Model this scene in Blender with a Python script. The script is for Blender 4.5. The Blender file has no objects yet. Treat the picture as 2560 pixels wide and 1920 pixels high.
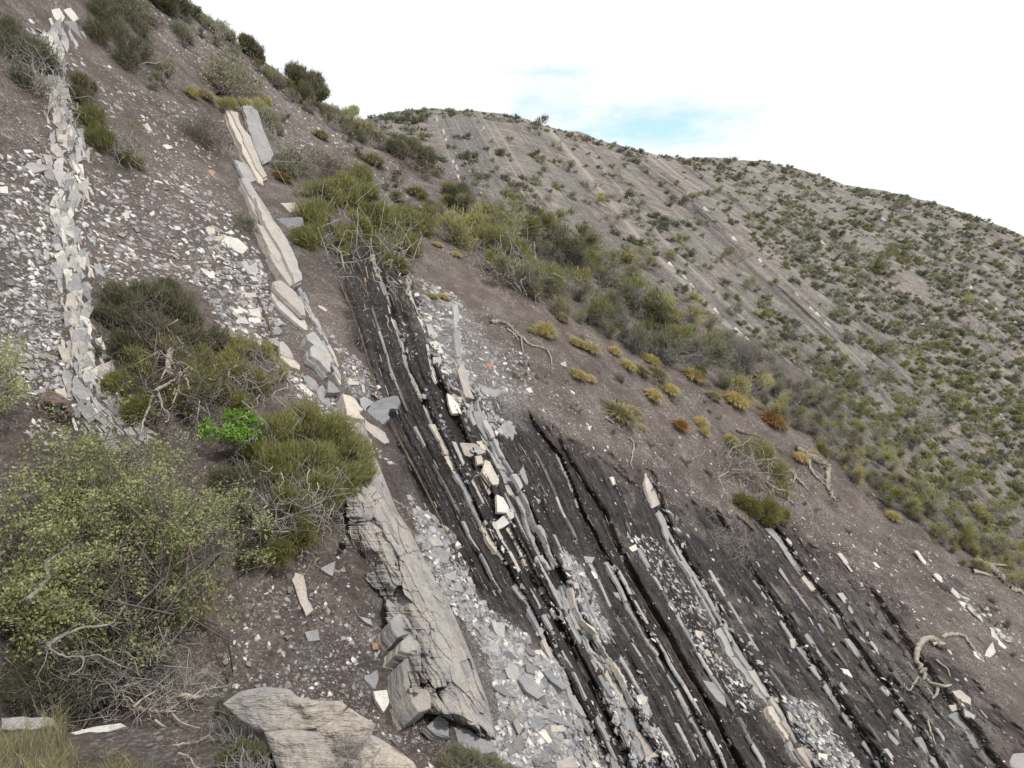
import bpy, math, random
import numpy as np
from mathutils import Vector, Matrix
C = bpy.context
col = C.scene.collection
rng = np.random.default_rng(7)
random.seed(7)
# ------------------------------------------------------------------ camera, sky, sun, exposure
FPX = 731.0                      # focal length in render pixels (1024 wide)
cam = bpy.data.objects.new('camera', bpy.data.cameras.new('camera')); col.objects.link(cam)
cam.data.sensor_width = 36; cam.data.lens = 36*FPX/1024
cam.location = (0, 0, 0); cam.rotation_euler = (math.radians(90), 0, 0)
cam.data.clip_start = 0.1; cam.data.clip_end = 3000
C.scene.camera = cam
SUN_EL, SUN_AZ = math.radians(50), math.radians(138)   # azimuth from +Y clockwise: behind right
w = bpy.data.worlds.new('World'); C.scene.world = w; w.use_nodes = True
nt = w.node_tree; nt.nodes.clear()
def nd(nt, t, **kw):
    n = nt.nodes.new(t)
    for k, v in kw.items(): setattr(n, k, v)
    return n
sky = nd(nt, 'ShaderNodeTexSky', sky_type='NISHITA', sun_disc=False)
sky.sun_elevation = SUN_EL; sky.sun_rotation = SUN_AZ
tc = nd(nt, 'ShaderNodeTexCoord')
n1 = nd(nt, 'ShaderNodeTexNoise'); n1.inputs['Scale'].default_value = 4.2; n1.inputs['Detail'].default_value = 6; n1.inputs['Roughness'].default_value = .62
mp = nd(nt, 'ShaderNodeMapping'); mp.inputs['Scale'].default_value = (1, 1, 3.2); mp.inputs['Location'].default_value = (.3, 0, .1)
nt.links.new(tc.outputs['Generated'], mp.inputs['Vector']); nt.links.new(mp.outputs[0], n1.inputs['Vector'])
# a gap in the cloud round one direction of the sky
gap = Vector(((1650-1280)/2.5/FPX, 1, (960-318)/2.5/FPX)).normalized()
sub = nd(nt, 'ShaderNodeVectorMath', operation='SUBTRACT'); sub.inputs[1].default_value = gap
nt.links.new(tc.outputs['Generated'], sub.inputs[0])
scl = nd(nt, 'ShaderNodeVectorMath', operation='MULTIPLY'); scl.inputs[1].default_value = (6.2, 6.2, 23)
nt.links.new(sub.outputs[0], scl.inputs[0])
ln = nd(nt, 'ShaderNodeVectorMath', operation='LENGTH'); nt.links.new(scl.outputs[0], ln.inputs[0])
m1 = nd(nt, 'ShaderNodeMath', operation='MULTIPLY_ADD'); m1.inputs[1].default_value = 6.5
nt.links.new(n1.outputs['Fac'], m1.inputs[0]); nt.links.new(ln.outputs['Value'], m1.inputs[2])
rmp = nd(nt, 'ShaderNodeMapRange'); rmp.inputs['From Min'].default_value = 3.1; rmp.inputs['From Max'].default_value = 4.3
rmp.inputs['To Min'].default_value = .38
nt.links.new(m1.outputs[0], rmp.inputs['Value'])
cl = nd(nt, 'ShaderNodeMix', data_type='RGBA'); cl.inputs[7].default_value = (10.7, 10.9, 11.3, 1)
nt.links.new(rmp.outputs[0], cl.inputs[0])
gn = nd(nt, 'ShaderNodeMix', data_type='RGBA', blend_type='MULTIPLY'); gn.inputs[0].default_value = 1; gn.inputs[7].default_value = (2.2, 3.3, 3.1, 1)
nt.links.new(sky.outputs[0], gn.inputs[6]); nt.links.new(gn.outputs[2], cl.inputs[6])
bg = nd(nt, 'ShaderNodeBackground'); bg.inputs['Strength'].default_value = .1
nt.links.new(cl.outputs[2], bg.inputs['Color'])
wo = nd(nt, 'ShaderNodeOutputWorld'); nt.links.new(bg.outputs[0], wo.inputs['Surface'])
sl = bpy.data.lights.new('sun', 'SUN'); sl.energy = 3.7; sl.angle = math.radians(4); sl.color = (1, .95, .87)
so = bpy.data.objects.new('sun', sl); col.objects.link(so)
sd = Vector((math.sin(SUN_AZ)*math.cos(SUN_EL), math.cos(SUN_AZ)*math.cos(SUN_EL), math.sin(SUN_EL)))
so.rotation_euler = sd.to_track_quat('Z', 'Y').to_euler(); so.location = (10, -10, 30)
vs = C.scene.view_settings; vs.view_transform = 'Standard'; vs.look = 'None'; vs.gamma = 1; vs.exposure = -0.04; vs.use_curve_mapping = False
# ------------------------------------------------------------------ helpers
def tag(o, label=None, cat=None, group=None, kind=None):
    for k, v in (('label', label), ('category', cat), ('group', group), ('kind', kind)):
        if v: o[k] = v
    return o
def empty(name, loc):
    o = bpy.data.objects.new(name, None); o.location = loc; o.empty_display_size = .1; col.objects.link(o); return o
def mesh_np(name, V, F, mat=None, attrs=None, smooth=False):
    V = np.asarray(V, dtype=np.float32); F = np.asarray(F, dtype=np.int32)
    me = bpy.data.meshes.new(name); k = F.shape[1]
    me.vertices.add(len(V)); me.vertices.foreach_set('co', V.ravel())
    me.loops.add(F.size); me.loops.foreach_set('vertex_index', F.ravel())
    me.polygons.add(len(F)); me.polygons.foreach_set('loop_start', np.arange(0, F.size, k, dtype=np.int32))
    me.update(calc_edges=True)
    if smooth: me.polygons.foreach_set('use_smooth', np.ones(len(F), dtype=bool))
    for n, a in (attrs or {}).items():
        a = np.asarray(a, dtype=np.float32)
        if a.ndim == 1:
            at = me.attributes.new(n, 'FLOAT', 'POINT'); at.data.foreach_set('value', a)
        else:
            at = me.attributes.new(n, 'FLOAT_VECTOR', 'POINT'); at.data.foreach_set('vector', a.ravel())
    if mat: me.materials.append(mat)
    return me
def obj(name, me, parent=None):
    o = bpy.data.objects.new(name, me); col.objects.link(o)
    if parent:
        o.parent = parent; o.matrix_parent_inverse = Matrix.Translation(-parent.location)
    return o
def vnoise(P, f, seed=0):
    P = np.asarray(P)*f + seed*17.31
    I = np.floor(P).astype(np.int64); R = P - I; R = R*R*(3-2*R)
    def h(i, j, k):
        n = (i*374761393 + j*668265263 + k*2147483647 + seed*1274126177) & 0xffffffff
        n = ((n ^ (n >> 13))*1274126177) & 0xffffffff
        n = ((n ^ (n >> 16))*2246822519) & 0xffffffff
        return ((n ^ (n >> 15)) & 0xffff)/65535.0
    out = 0
    for a in (0, 1):
        for b in (0, 1):
            for c in (0, 1):
                wgt = (R[..., 0] if a else 1-R[..., 0])*(R[..., 1] if b else 1-R[..., 1])*(R[..., 2] if c else 1-R[..., 2])
                out = out + wgt*h(I[..., 0]+a, I[..., 1]+b, I[..., 2]+c)
    return out*2-1
def fbm(P, f, octv=4, seed=0, gain=.5):
    o = 0; a = 1; s = 0
    for i in range(octv):
        o = o + a*vnoise(P, f*2**i, seed+i); s += a; a *= gain
    return o/s
def smooth(x, a, b):
    t = np.clip((x-a)/(b-a), 0, 1); return t*t*(3-2*t)
# ------------------------------------------------------------------ materials
def mat_new(name, rough=.9):
    m = bpy.data.materials.new(name); m.use_nodes = True
    b = m.node_tree.nodes['Principled BSDF']; b.inputs['Roughness'].default_value = rough
    b.inputs['Specular IOR Level'].default_value = .25
    return m, m.node_tree, b
def mixc(nt, f, a, b, bt='MIX'):
    n = nd(nt, 'ShaderNodeMix', data_type='RGBA', blend_type=bt)
    for i, x in ((0, f), (6, a), (7, b)):
        if hasattr(x, 'is_linked'): nt.links.new(x, n.inputs[i])
        else: n.inputs[i].default_value = x if i == 0 else (*x, 1)
    return n.outputs[2]
def mth(nt, op, a, b=0.0, c=0.0):
    n = nd(nt, 'ShaderNodeMath', operation=op)
    for i, x in enumerate((a, b, c)):
        if hasattr(x, 'is_linked'): nt.links.new(x, n.inputs[i])
        else: n.inputs[i].default_value = x
    return n.outputs[0]
def noise(nt, vec, sc, det=4, rough=.6, scale3=None):
    if scale3:
        m = nd(nt, 'ShaderNodeVectorMath', operation='MULTIPLY'); m.inputs[1].default_value = scale3
        nt.links.new(vec, m.inputs[0]); vec = m.outputs[0]
    n = nd(nt, 'ShaderNodeTexNoise'); n.inputs['Scale'].default_value = sc; n.inputs['Detail'].default_value = det; n.inputs['Roughness'].default_value = rough
    nt.links.new(vec, n.inputs['Vector']); return n.outputs['Fac']
def mrange(nt, v, a, b, c=0.0, d=1.0):
    n = nd(nt, 'ShaderNodeMapRange'); nt.links.new(v, n.inputs['Value'])
    for k, x in zip(('From Min', 'From Max', 'To Min', 'To Max'), (a, b, c, d)): n.inputs[k].default_value = x
    return n.outputs[0]
def bump(nt, b, h, strength, dist):
    n = nd(nt, 'ShaderNodeBump'); n.inputs['Strength'].default_value = strength; n.inputs['Distance'].default_value = dist
    nt.links.new(h, n.inputs['Height']); nt.links.new(n.outputs[0], b.inputs['Normal'])
def chips(nt, vec, sc, thr, rad):
    v = nd(nt, 'ShaderNodeTexVoronoi'); v.inputs['Scale'].default_value = sc; nt.links.new(vec, v.inputs['Vector'])
    s = nd(nt, 'ShaderNodeSeparateColor'); nt.links.new(v.outputs['Color'], s.inputs[0])
    a = mth(nt, 'GREATER_THAN', s.outputs[0], thr); b = mth(nt, 'LESS_THAN', v.outputs['Distance'], rad)
    return mth(nt, 'MULTIPLY', a, b), s.outputs[1]
def ground_mat(name, far=False):
    m, nt, b = mat_new(name, .95)
    g = nd(nt, 'ShaderNodeNewGeometry').outputs['Position']
    za = nd(nt, 'ShaderNodeAttribute', attribute_name='zone'); sz = nd(nt, 'ShaderNodeSeparateXYZ'); nt.links.new(za.outputs['Vector'], sz.inputs[0])
    sa = nd(nt, 'ShaderNodeAttribute', attribute_name='strata').outputs['Vector']
    k = .16 if far else 1.0
    big = noise(nt, g, .35*k+.05, 4)
    mid = noise(nt, g, 3*k, 6, .65)
    fine = noise(nt, g, 22*k, 8, .78)
    if far:
        soil = mixc(nt, mrange(nt, big, .35, .65), (.20, .187, .175), (.145, .133, .127))
        soil = mixc(nt, mrange(nt, mid, .45, .7), soil, (.33, .295, .25))
    else:
        soil = mixc(nt, mrange(nt, big, .35, .65), (.126, .104, .092), (.076, .062, .056))
        soil = mixc(nt, mrange(nt, mid, .5, .75), soil, (.19, .166, .152))
    soil = mixc(nt, mrange(nt, fine, .3, .7), (.55, .55, .55), (1.25, 1.22, 1.2)) if False else mixc(nt, 1.0, soil, mixc(nt, mrange(nt, fine, .32, .68), (.42, .41, .41), (1.5, 1.48, 1.45)), 'MULTIPLY')
    # black shale with fine lamination running along the beds
    lam = noise(nt, sa, 1.0, 6, .75, (10, 1.5, 0))
    lam2 = noise(nt, sa, 1.0, 4, .75, (22, 6, 0))
    shale = mixc(nt, mrange(nt, lam, .38, .66), (.011, .010, .0105), (.050, .044, .044))
    shale = mixc(nt, mrange(nt, lam2, .56, .68, 0, .6), shale, (.13, .118, .115))
    shale = mixc(nt, mrange(nt, mid, .5, .72, 0, .75), shale, (.078, .062, .060))
    rust = mrange(nt, noise(nt, sa, 1.0, 3, .6, (11, .3, 0)), .62, .68, 0, .6)
    shale = mixc(nt, rust, shale, (.13, .075, .038))
    c = mixc(nt, sz.outputs[0], soil, shale)
    grav = mixc(nt, mrange(nt, fine, .4, .62), (.075, .070, .070), (.20, .195, .19))
    c = mixc(nt, mth(nt, 'MULTIPLY', sz.outputs[1], mrange(nt, mid, .35, .6)), c, grav)
    if far:
        lf = noise(nt, sa, 1.0, 5, .65, (7, .10, 0))
        c = mixc(nt, mrange(nt, lf, .54, .62, 0, .8), c, (.10, .088, .084))
        c = mixc(nt, mrange(nt, lf, .36, .44, .75, 0), c, (.37, .33, .29))
        fac = noise(nt, g, .5, 3)
        for sc, th, rd, fr in ((1.6, .72, .3, .55), (3.2, .66, .33, .5)):
            f, cr = chips(nt, g, sc, th, rd)
            c = mixc(nt, mth(nt, 'MULTIPLY', f, mth(nt, 'MULTIPLY', mrange(nt, fac, .35, .6), fr)), c, mixc(nt, cr, (.42, .37, .32), (.30, .28, .27)))
    else:
        for sc, th, rd, fr in ((9, .82, .30, .75), (20, .72, .36, .8), (38, .62, .40, .75), (70, .6, .42, .6)):
            f, cr = chips(nt, g, sc, th, rd)
            dens = mth(nt, 'ADD', mrange(nt, noise(nt, g, 1.3, 3), .4, .62), mth(nt, 'MULTIPLY', sz.outputs[1], .6))
            dens = mth(nt, 'MULTIPLY', dens, mrange(nt, sz.outputs[0], 0, 1, 1, .28))
            c = mixc(nt, mth(nt, 'MULTIPLY', f, mth(nt, 'MULTIPLY', dens, fr)), c, mixc(nt, cr, (.42, .38, .34), (.22, .22, .23)))
    nt.links.new(c, b.inputs['Base Color'])
    hh = mth(nt, 'ADD', mth(nt, 'MULTIPLY', mid, .6), mth(nt, 'MULTIPLY', fine, .5))
    hh = mth(nt, 'ADD', hh, mth(nt, 'MULTIPLY', lam, mth(nt, 'MULTIPLY', sz.outputs[0], 1.4)))
    bump(nt, b, hh, 1.0, .09 if not far else .6)
    return m
def stone_mat(name, a, b_, c_, rnd=False, dark=.5):
    m, nt, b = mat_new(name, .8)
    t = nd(nt, 'ShaderNodeTexCoord').outputs['Object']; g = nd(nt, 'ShaderNodeNewGeometry').outputs['Position']
    oi = nd(nt, 'ShaderNodeObjectInfo').outputs['Random']
    n = noise(nt, g, 3.0, 5, .62)
    c = mixc(nt, mrange(nt, n, .42, .60), a, b_)
    c = mixc(nt, mrange(nt, noise(nt, g, 6.5, 5, .7), .56, .70, 0, .75), c, c_)
    if rnd:
        r = nd(nt, 'ShaderNodeAttribute', attribute_name='rnd').outputs['Fac']
        rp = nd(nt, 'ShaderNodeValToRGB'); nt.links.new(r, rp.inputs[0]); e = rp.color_ramp.elements
        e[0].position = 0; e[0].color = (.13, .13, .14, 1); e[1].position = 1; e[1].color = (.62, .59, .54, 1)
        for p, cc in ((.25, (.23, .232, .24, 1)), (.5, (.34, .335, .33, 1)), (.62, (.26, .22, .20, 1)), (.74, (.58, .56, .53, 1)), (.97, (.60, .54, .44, 1)), (.985, (.30, .15, .08, 1))):
            x = e.new(p); x.color = cc
        rp.color_ramp.interpolation = 'CONSTANT'
        c = mixc(nt, .25, rp.outputs[0], c)
    else:
        c = mixc(nt, 1.0, c, mixc(nt, oi, (.78, .78, .80), (1.12, 1.10, 1.06)), 'MULTIPLY')
        lam = noise(nt, t, 1.0, 4, .7, (2.5, 2.5, 24))
        c = mixc(nt, mrange(nt, lam, .30, .46, dark, 0), c, (.17, .15, .14))
        stk = noise(nt, t, 1.0, 6, .75, (1.3, 9, 9)); c = mixc(nt, mrange(nt, stk, .36, .43, .65 if dark > .12 else 0, 0), c, (.13, .12, .115)); c = mixc(nt, mrange(nt, stk, .54, .66, 0, .35), c, b_)
    f = noise(nt, g, 40, 4, .7)
    c = mixc(nt, 1.0, c, mixc(nt, mrange(nt, f, .3, .7), (.8, .8, .8), (1.12, 1.12, 1.12)), 'MULTIPLY')
    nt.links.new(c, b.inputs['Base Color'])
    if rnd: bump(nt, b, f, .5, .01)
    else:
        bump(nt, b, mth(nt, 'ADD', mth(nt, 'MULTIPLY', lam, .8), mth(nt, 'ADD', mth(nt, 'MULTIPLY', stk, 1.6), mth(nt, 'MULTIPLY', f, .25))), .9, .04)
    return m
def leaf_mat(name, a, b_, c_=None, trans=.25, rand=0.25):
    m, nt, b = mat_new(name, .75)
    r = nd(nt, 'ShaderNodeAttribute', attribute_name='rnd').outputs['Fac']; oi = nd(nt, 'ShaderNodeObjectInfo').outputs['Random']
    c = mixc(nt, r, a, b_)
    if c_: c = mixc(nt, mrange(nt, r, .84, .90), c, c_)
    c = mixc(nt, 1.0, c, mixc(nt, oi, (1-rand, 1-rand*.8, 1-rand), (1+rand, 1+rand*.7, 1+rand*.5)), 'MULTIPLY')
    nt.links.new(c, b.inputs['Base Color'])
    tr = nd(nt, 'ShaderNodeBsdfTranslucent'); nt.links.new(c, tr.inputs['Color'])
    mx = nd(nt, 'ShaderNodeMixShader'); mx.inputs[0].default_value = trans
    nt.links.new(b.outputs[0], mx.inputs[1]); nt.links.new(tr.outputs[0], mx.inputs[2])
    nt.links.new(mx.outputs[0], nt.nodes['Material Output'].inputs['Surface'])
    return m
def wood_mat(name, a, b_):
    m, nt, b = mat_new(name, .85)
    g = nd(nt, 'ShaderNodeNewGeometry').outputs['Position']; r = nd(nt, 'ShaderNodeAttribute', attribute_name='rnd').outputs['Fac']
    n = noise(nt, g, 14, 4)
    c = mixc(nt, mth(nt, 'MULTIPLY', mth(nt, 'ADD', mrange(nt, n, .35, .65), r), .5), a, b_)
    nt.links.new(c, b.inputs['Base Color']); bump(nt, b, noise(nt, g, 60, 3), .6, .01)
    return m
M = dict(
    near=ground_mat('hillside_soil'), far=ground_mat('far_hill_soil', True),
    cream=stone_mat('cream_limestone', (.49, .44, .38), (.42, .39, .36), (.28, .26, .25)),
    white=stone_mat('white_limestone', (.61, .585, .54), (.54, .52, .49), (.47, .43, .38), dark=.3),
    grey=stone_mat('grey_limestone', (.38, .365, .35), (.31, .31, .315), (.23, .235, .25)),
    blue=stone_mat('blue_grey_slate', (.24, .243, .255), (.30, .302, .31), (.17, .172, .182), dark=.3),
    red=stone_mat('rusty_stone', (.30, .15, .09), (.36, .22, .15), (.25, .15, .12)),
    dark=stone_mat('dark_shale', (.10, .09, .09), (.16, .15, .15), (.05, .045, .045)),
    scree=stone_mat('scree_stone', (.4, .38, .36), (.3, .3, .32), (.5, .46, .4), rnd=True),
    rust=stone_mat('rusty_clay', (.17, .11, .06), (.09, .062, .045), (.04, .033, .03)),
    broom=leaf_mat('olive_foliage', (.11, .114, .040), (.30, .295, .115), (.34, .31, .19), .42),
    dark_leaf=leaf_mat('dark_foliage', (.062, .066, .036), (.155, .155, .088), (.20, .18, .13), .35),
    grey_leaf=leaf_mat('grey_green_foliage', (.15, .155, .10), (.31, .31, .215), (.32, .29, .23), .42),
    lime_leaf=leaf_mat('pale_green_leaves', (.29, .31, .13), (.66, .65, .36), (.26, .24, .16), .48),
    bright=leaf_mat('bright_green_leaves', (.07, .16, .02), (.18, .32, .05)),
    yellow=leaf_mat('yellow_green_foliage', (.21, .215, .09), (.45, .44, .22), (.48, .42, .25), .45),
    gold=leaf_mat('golden_grass', (.36, .29, .12), (.64, .54, .29), (.26, .27, .09), .4, rand=.15),
    dry=leaf_mat('dry_grass', (.20, .17, .10), (.38, .33, .20), (.16, .18, .06)),
    rustg=leaf_mat('rust_brown_grass', (.20, .12, .045), (.33, .21, .09)),
    twig=wood_mat('grey_twigs', (.12, .108, .098), (.33, .305, .28)),
    dtwig=wood_mat('dark_twigs', (.06, .048, .042), (.17, .14, .12)),
    wood=wood_mat('weathered_wood', (.17, .145, .12), (.42, .38, .32)),
)
# ------------------------------------------------------------------ smooth distance fields of the two hillsides
def dirs(u, v): return np.stack([(u-512)/FPX, np.ones_like(u), (384-v)/FPX], -1)
def tps(pts):
    p = np.array(pts, float); X = p[:, :2]/500; y = 1/p[:, 2]; n = len(p)
    def K(A, B):
        d = ((A[:, None]-B[None])**2).sum(-1); return d*np.log(d+1e-12)*.5
    A = np.zeros((n+3, n+3)); A[:n, :n] = K(X, X)+1e-3*np.eye(n); A[:n, n] = 1; A[:n, n+1:] = X; A[n, :n] = 1; A[n+1:, :n] = X.T
    s = np.linalg.solve(A, np.concatenate([y, [0, 0, 0]]))
    def f(u, v):
        q = np.stack([np.ravel(u), np.ravel(v)], -1)/500
        r = K(q, X)@s[:n] + s[n] + q@s[n+1:]
        return (1/np.maximum(r, .004)).reshape(np.shape(u))
    return f
near_t = tps([(436,166,28),(573,240,27),(684,304,27),(780,352,28),(880,452,25),(1024,560,23),(512,384,14.5),(512,768,7),(1024,768,12.6),(760,768,9.6),
              (0,768,4.9),(250,768,5.7),(0,384,7.6),(0,0,13.5),(162,0,22),(300,80,27),(370,116,29),(250,384,10),(700,500,16.5),(850,600,16.5),(-150,0,10),(-150,768,4),(1170,860,12.5),(1170,660,23)])
far_t = tps([(370,116,80),(430,109,95),(505,113,100),(583,134,105),(671,157,115),(764,160,150),(926,199,150),(1024,236,140),(1170,300,140),
             (436,190,42),(496,230,40),(573,270,39),(684,320,40),(780,370,44),(880,460,42),(1024,570,42),(600,200,64),(750,250,75),(900,350,68),(1000,300,98),
             (1024,700,30),(700,450,28),(1170,620,42),(1170,760,30),(500,330,30),(300,200,42)])
# traced bed lines on the near slope, photograph pixels
LN = {
 'L0': [(60,-200),(130,0),(150,100),(135,200),(150,290),(175,350),(160,400),(180,470),(160,530),(170,620),(180,700),(200,820),(215,940),(255,1040),(320,1130),(640,1920)],
 'L1': [(340,-200),(430,0),(565,280),(625,395),(650,465),(690,590),(740,690),(775,800),(822,914),(880,1020),(960,1160),(1010,1280),(1080,1430),(1150,1560),(1190,1700),(1225,1850),(1245,1920)],
 'R1': [(450,-200),(560,0),(790,560),(844,700),(873,758),(905,853),(928,931),(948,998),(974,1056),(1003,1111),(1035,1169),(1091,1280),(1122,1342),(1153,1397),(1180,1451),(1290,1620),(1380,1780),(1450,1920)],
 'A': [(520,-200),(640,0),(934,652),(963,729),(974,757),(982,795),(1005,858),(1021,928),(1040,963),(1060,1009),(1079,1056),(1107,1107),(1130,1161),(1161,1215),(1188,1270),(1200,1296),(1223,1346),(1258,1397),(1285,1459),(1313,1498),(1340,1552),(1363,1599),(1383,1642),(1410,1680),(1429,1735),(1460,1785),(1480,1824),(1511,1887),(1526,1920)],
 'B': [(600,-200),(720,0),(1021,687),(1025,729),(1040,768),(1064,827),(1075,889),(1087,939),(1107,974),(1140,1040),(1180,1142),(1200,1177),(1219,1219),(1270,1315),(1305,1381),(1324,1424),(1355,1470),(1383,1521),(1394,1548),(1433,1618),(1468,1684),(1495,1735),(1515,1770),(1580,1920)],
 'C': [(680,-200),(800,0),(1140,757),(1144,827),(1149,889),(1169,951),(1180,994),(1192,1033),(1219,1087),(1239,1130),(1262,1169),(1285,1215),(1316,1270),(1340,1330),(1363,1377),(1395,1430),(1418,1486),(1433,1529),(1460,1575),(1488,1618),(1519,1665),(1542,1708),(1569,1750),(1585,1797),(1608,1840),(1635,1883),(1655,1920)],
 'D': [(760,-200),(880,0),(1328,1060),(1394,1138),(1437,1243),(1449,1280),(1472,1315),(1491,1358),(1519,1408),(1546,1455),(1573,1513),(1600,1564),(1643,1630),(1666,1673),(1694,1712),(1719,1766),(1750,1824),(1778,1879),(1797,1920)],
 'R2': [(800,-200),(930,0),(1355,1040),(1405,1138),(1450,1210),(1499,1280),(1530,1358),(1569,1435),(1612,1509),(1659,1583),(1705,1669),(1762,1762),(1801,1840),(1844,1920)],
 'E': [(880,-200),(1030,0),(1620,1173),(1628,1215),(1643,1262),(1670,1334),(1701,1392),(1731,1435),(1766,1498),(1801,1560),(1828,1610),(1859,1661),(1894,1708),(1933,1766),(1968,1820),(1995,1871),(2030,1920)],
 'F': [(960,-200),(1130,0),(1780,1280),(1887,1455),(1914,1494),(1953,1552),(1988,1603),(2019,1649),(2050,1692),(2089,1754),(2124,1805),(2159,1855),(2186,1890),(2202,1920)],
 'G': [(1060,-200),(1250,0),(1918,1315),(1949,1350),(1980,1400),(2015,1451),(2050,1490),(2085,1533),(2108,1583),(2135,1618),(2174,1677),(2221,1735),(2248,1774),(2287,1824),(2310,1863),(2350,1920)],
 'H': [(1160,-200),(1370,0),(2040,1300),(2097,1381),(2124,1416),(2159,1463),(2194,1530),(2237,1591),(2290,1660),(2380,1782),(2427,1828),(2450,1875),(2485,1920)],
 'I': [(1260,-200),(1500,0),(2200,1280),(2287,1366),(2310,1397),(2342,1435),(2369,1463),(2404,1498),(2439,1533),(2478,1568),(2544,1645),(2700,1830),(2780,1920)],
}
def strata_coord(lines, u, v, w0=80.):
    U = np.stack([np.interp(v*2.5, [p[1] for p in l], [p[0] for p in l])/2.5 for l in lines], -1)
    U = np.maximum.accumulate(U+np.arange(U.shape[-1])*.5, axis=-1)
    s = np.zeros_like(u)
    for k in range(U.shape[-1]-1): s += np.clip((u-U[..., k])/(U[..., k+1]-U[..., k]+.1), 0, 1)
    s += np.minimum(u-U[..., 0], 0)/w0 + np.maximum(u-U[..., -1], 0)/w0
    return s, U
def poly_mask(poly, u, v, feather):
    """soft inside mask of a photo-pixel polygon"""
    p = np.array(poly, float)/2.5; inside = np.zeros(u.shape, bool); d = np.full(u.shape, 1e9)
    for i in range(len(p)):
        a, b = p[i-1], p[i]
        cnd = ((a[1] > v) != (b[1] > v)); x = (b[0]-a[0])*(v-a[1])/((b[1]-a[1]) or 1e-9)+a[0]
        inside ^= cnd & (u < x)
        e = b-a; t = np.clip(((u-a[0])*e[0]+(v-a[1])*e[1])/(e@e+1e-9), 0, 1)
        d = np.minimum(d, np.hypot(u-a[0]-t*e[0], v-a[1]-t*e[1]))
    return smooth(np.where(inside, d, -d), -feather, feather)
def line_dist(line, u, v):
    p = np.array(line, float)/2.5; d = np.full(u.shape, 1e9)
    for a, b in zip(p[:-1], p[1:]):
        e = b-a; t = np.clip(((u-a[0])*e[0]+(v-a[1])*e[1])/(e@e+1e-9), 0, 1)
        d = np.minimum(d, np.hypot(u-a[0]-t*e[0], v-a[1]-t*e[1]))
    return d
def blob(u, v, x, y, rx, ry): return np.exp(-(((u*2.5-x)/rx)**2+((v*2.5-y)/ry)**2))
BLACK = [(800,640),(860,700),(885,830),(915,930),(940,1010),(985,1120),(1045,1230),(1105,1350),(1180,1480),(1260,1560),(1330,1600),(1400,1650),(1430,1760),(1490,2100),(2700,2100),(2700,1960),
         (2560,1830),(2400,1660),(2300,1560),(2200,1470),(2080,1380),(1950,1300),(1850,1300),(1750,1270),(1600,1190),(1500,1150),(1380,1080),(1280,1030),(1200,990),(1110,930),(1060,830),(1030,700),(930,640)]
GRAV = [[(1030,720),(1150,740),(1230,870),(1290,990),(1330,1080),(1250,1090),(1180,1010),(1120,940),(1060,820)],
        [(1090,1330),(1180,1480),(1400,1640),(1440,1750),(1560,1940),(1060,1940),(1200,1850),(1220,1750),(1150,1560)],
        [(1400,1390),(1450,1400),(1530,1560),(1500,1600),(1440,1520)],
        [(0,380),(120,380),(140,700),(160,860),(0,900)],
        [(1960,1740),(2060,1760),(2150,1920),(2030,1920)], [(840,900),(930,930),(980,1000),(930,1010),(860,950)],
        [(2300,1860),(2400,1860),(2450,2000),(2300,2000)]]
NEAR_CREST = [(-450,-480),(0,-260),(250,-90),(405,0),(500,25),(600,110),(720,200),(850,285),(960,330),(1091,414),(1239,525),(1433,595),(1711,765),(1950,890),(2080,975),(2200,1130),(2350,1250),(2560,1400),(3000,1700)]
FAR_CREST = [(500,420),(700,340),(850,305),(925,292),(985,278),(1075,270),(1262,285),(1330,305),(1457,335),(1560,366),(1680,393),(1780,396),(1910,400),(2020,430),(2110,460),(2315,502),(2440,540),(2560,592),(3000,800)]
class Hill: pass
def make_hill(name, crest, tfun, hfun, ncol, nrow, u0, u1, v1, mat, back_s, back_k):
    H = Hill(); H.u0, H.u1, H.v1, H.ncol, H.nrow = u0, u1, v1, ncol, nrow
    cu = np.linspace(u0, u1, ncol); H.cu = cu
    cr = np.interp(cu*2.5, [p[0] for p in crest], [p[1] for p in crest])/2.5
    cr = cr + 1.6*vnoise(np.stack([cu*.05, cu*0, cu*0], -1), 1, 3) + .8*vnoise(np.stack([cu*.2, cu*0, cu*0], -1), 1, 4); H.cr = cr
    r = np.linspace(0, 1, nrow)
    U = np.repeat(cu[:, None], nrow, 1); V = cr[:, None] + r[None]*(v1-cr)[:, None]
    tb = tfun(U, V); D = dirs(U, V); P0 = D*tb[..., None]
    h, zone, strata = hfun(U, V, P0, tb)
    T = tb - h; H.T = T; H.tb = tb
    P = D*T[..., None]
    nb = 14; S = np.linspace(0, 1, nb+1)[1:]**1.4*back_s
    X = P[:, :1]*(1+S[None, :, None]/T[:, :1, None]); X[..., 2] -= back_k*S[None]**2
    Q = np.concatenate([X[:, ::-1], P], 1)
    pad = lambda a: np.concatenate([np.repeat(a[:, :1], nb, 1), a], 1)
    zone = pad(zone); strata = pad(strata); n = Q.shape[1]
    idx = np.arange(ncol*n).reshape(ncol, n)
    F = np.stack([idx[:-1, :-1], idx[:-1, 1:], idx[1:, 1:], idx[1:, :-1]], -1).reshape(-1, 4)
    me = mesh_np(name, Q.reshape(-1, 3), F, mat, {'zone': zone.reshape(-1, 3), 'strata': strata.reshape(-1, 3)}, smooth=True)
    tag(obj(name, me), kind='structure')
    return H
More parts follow.
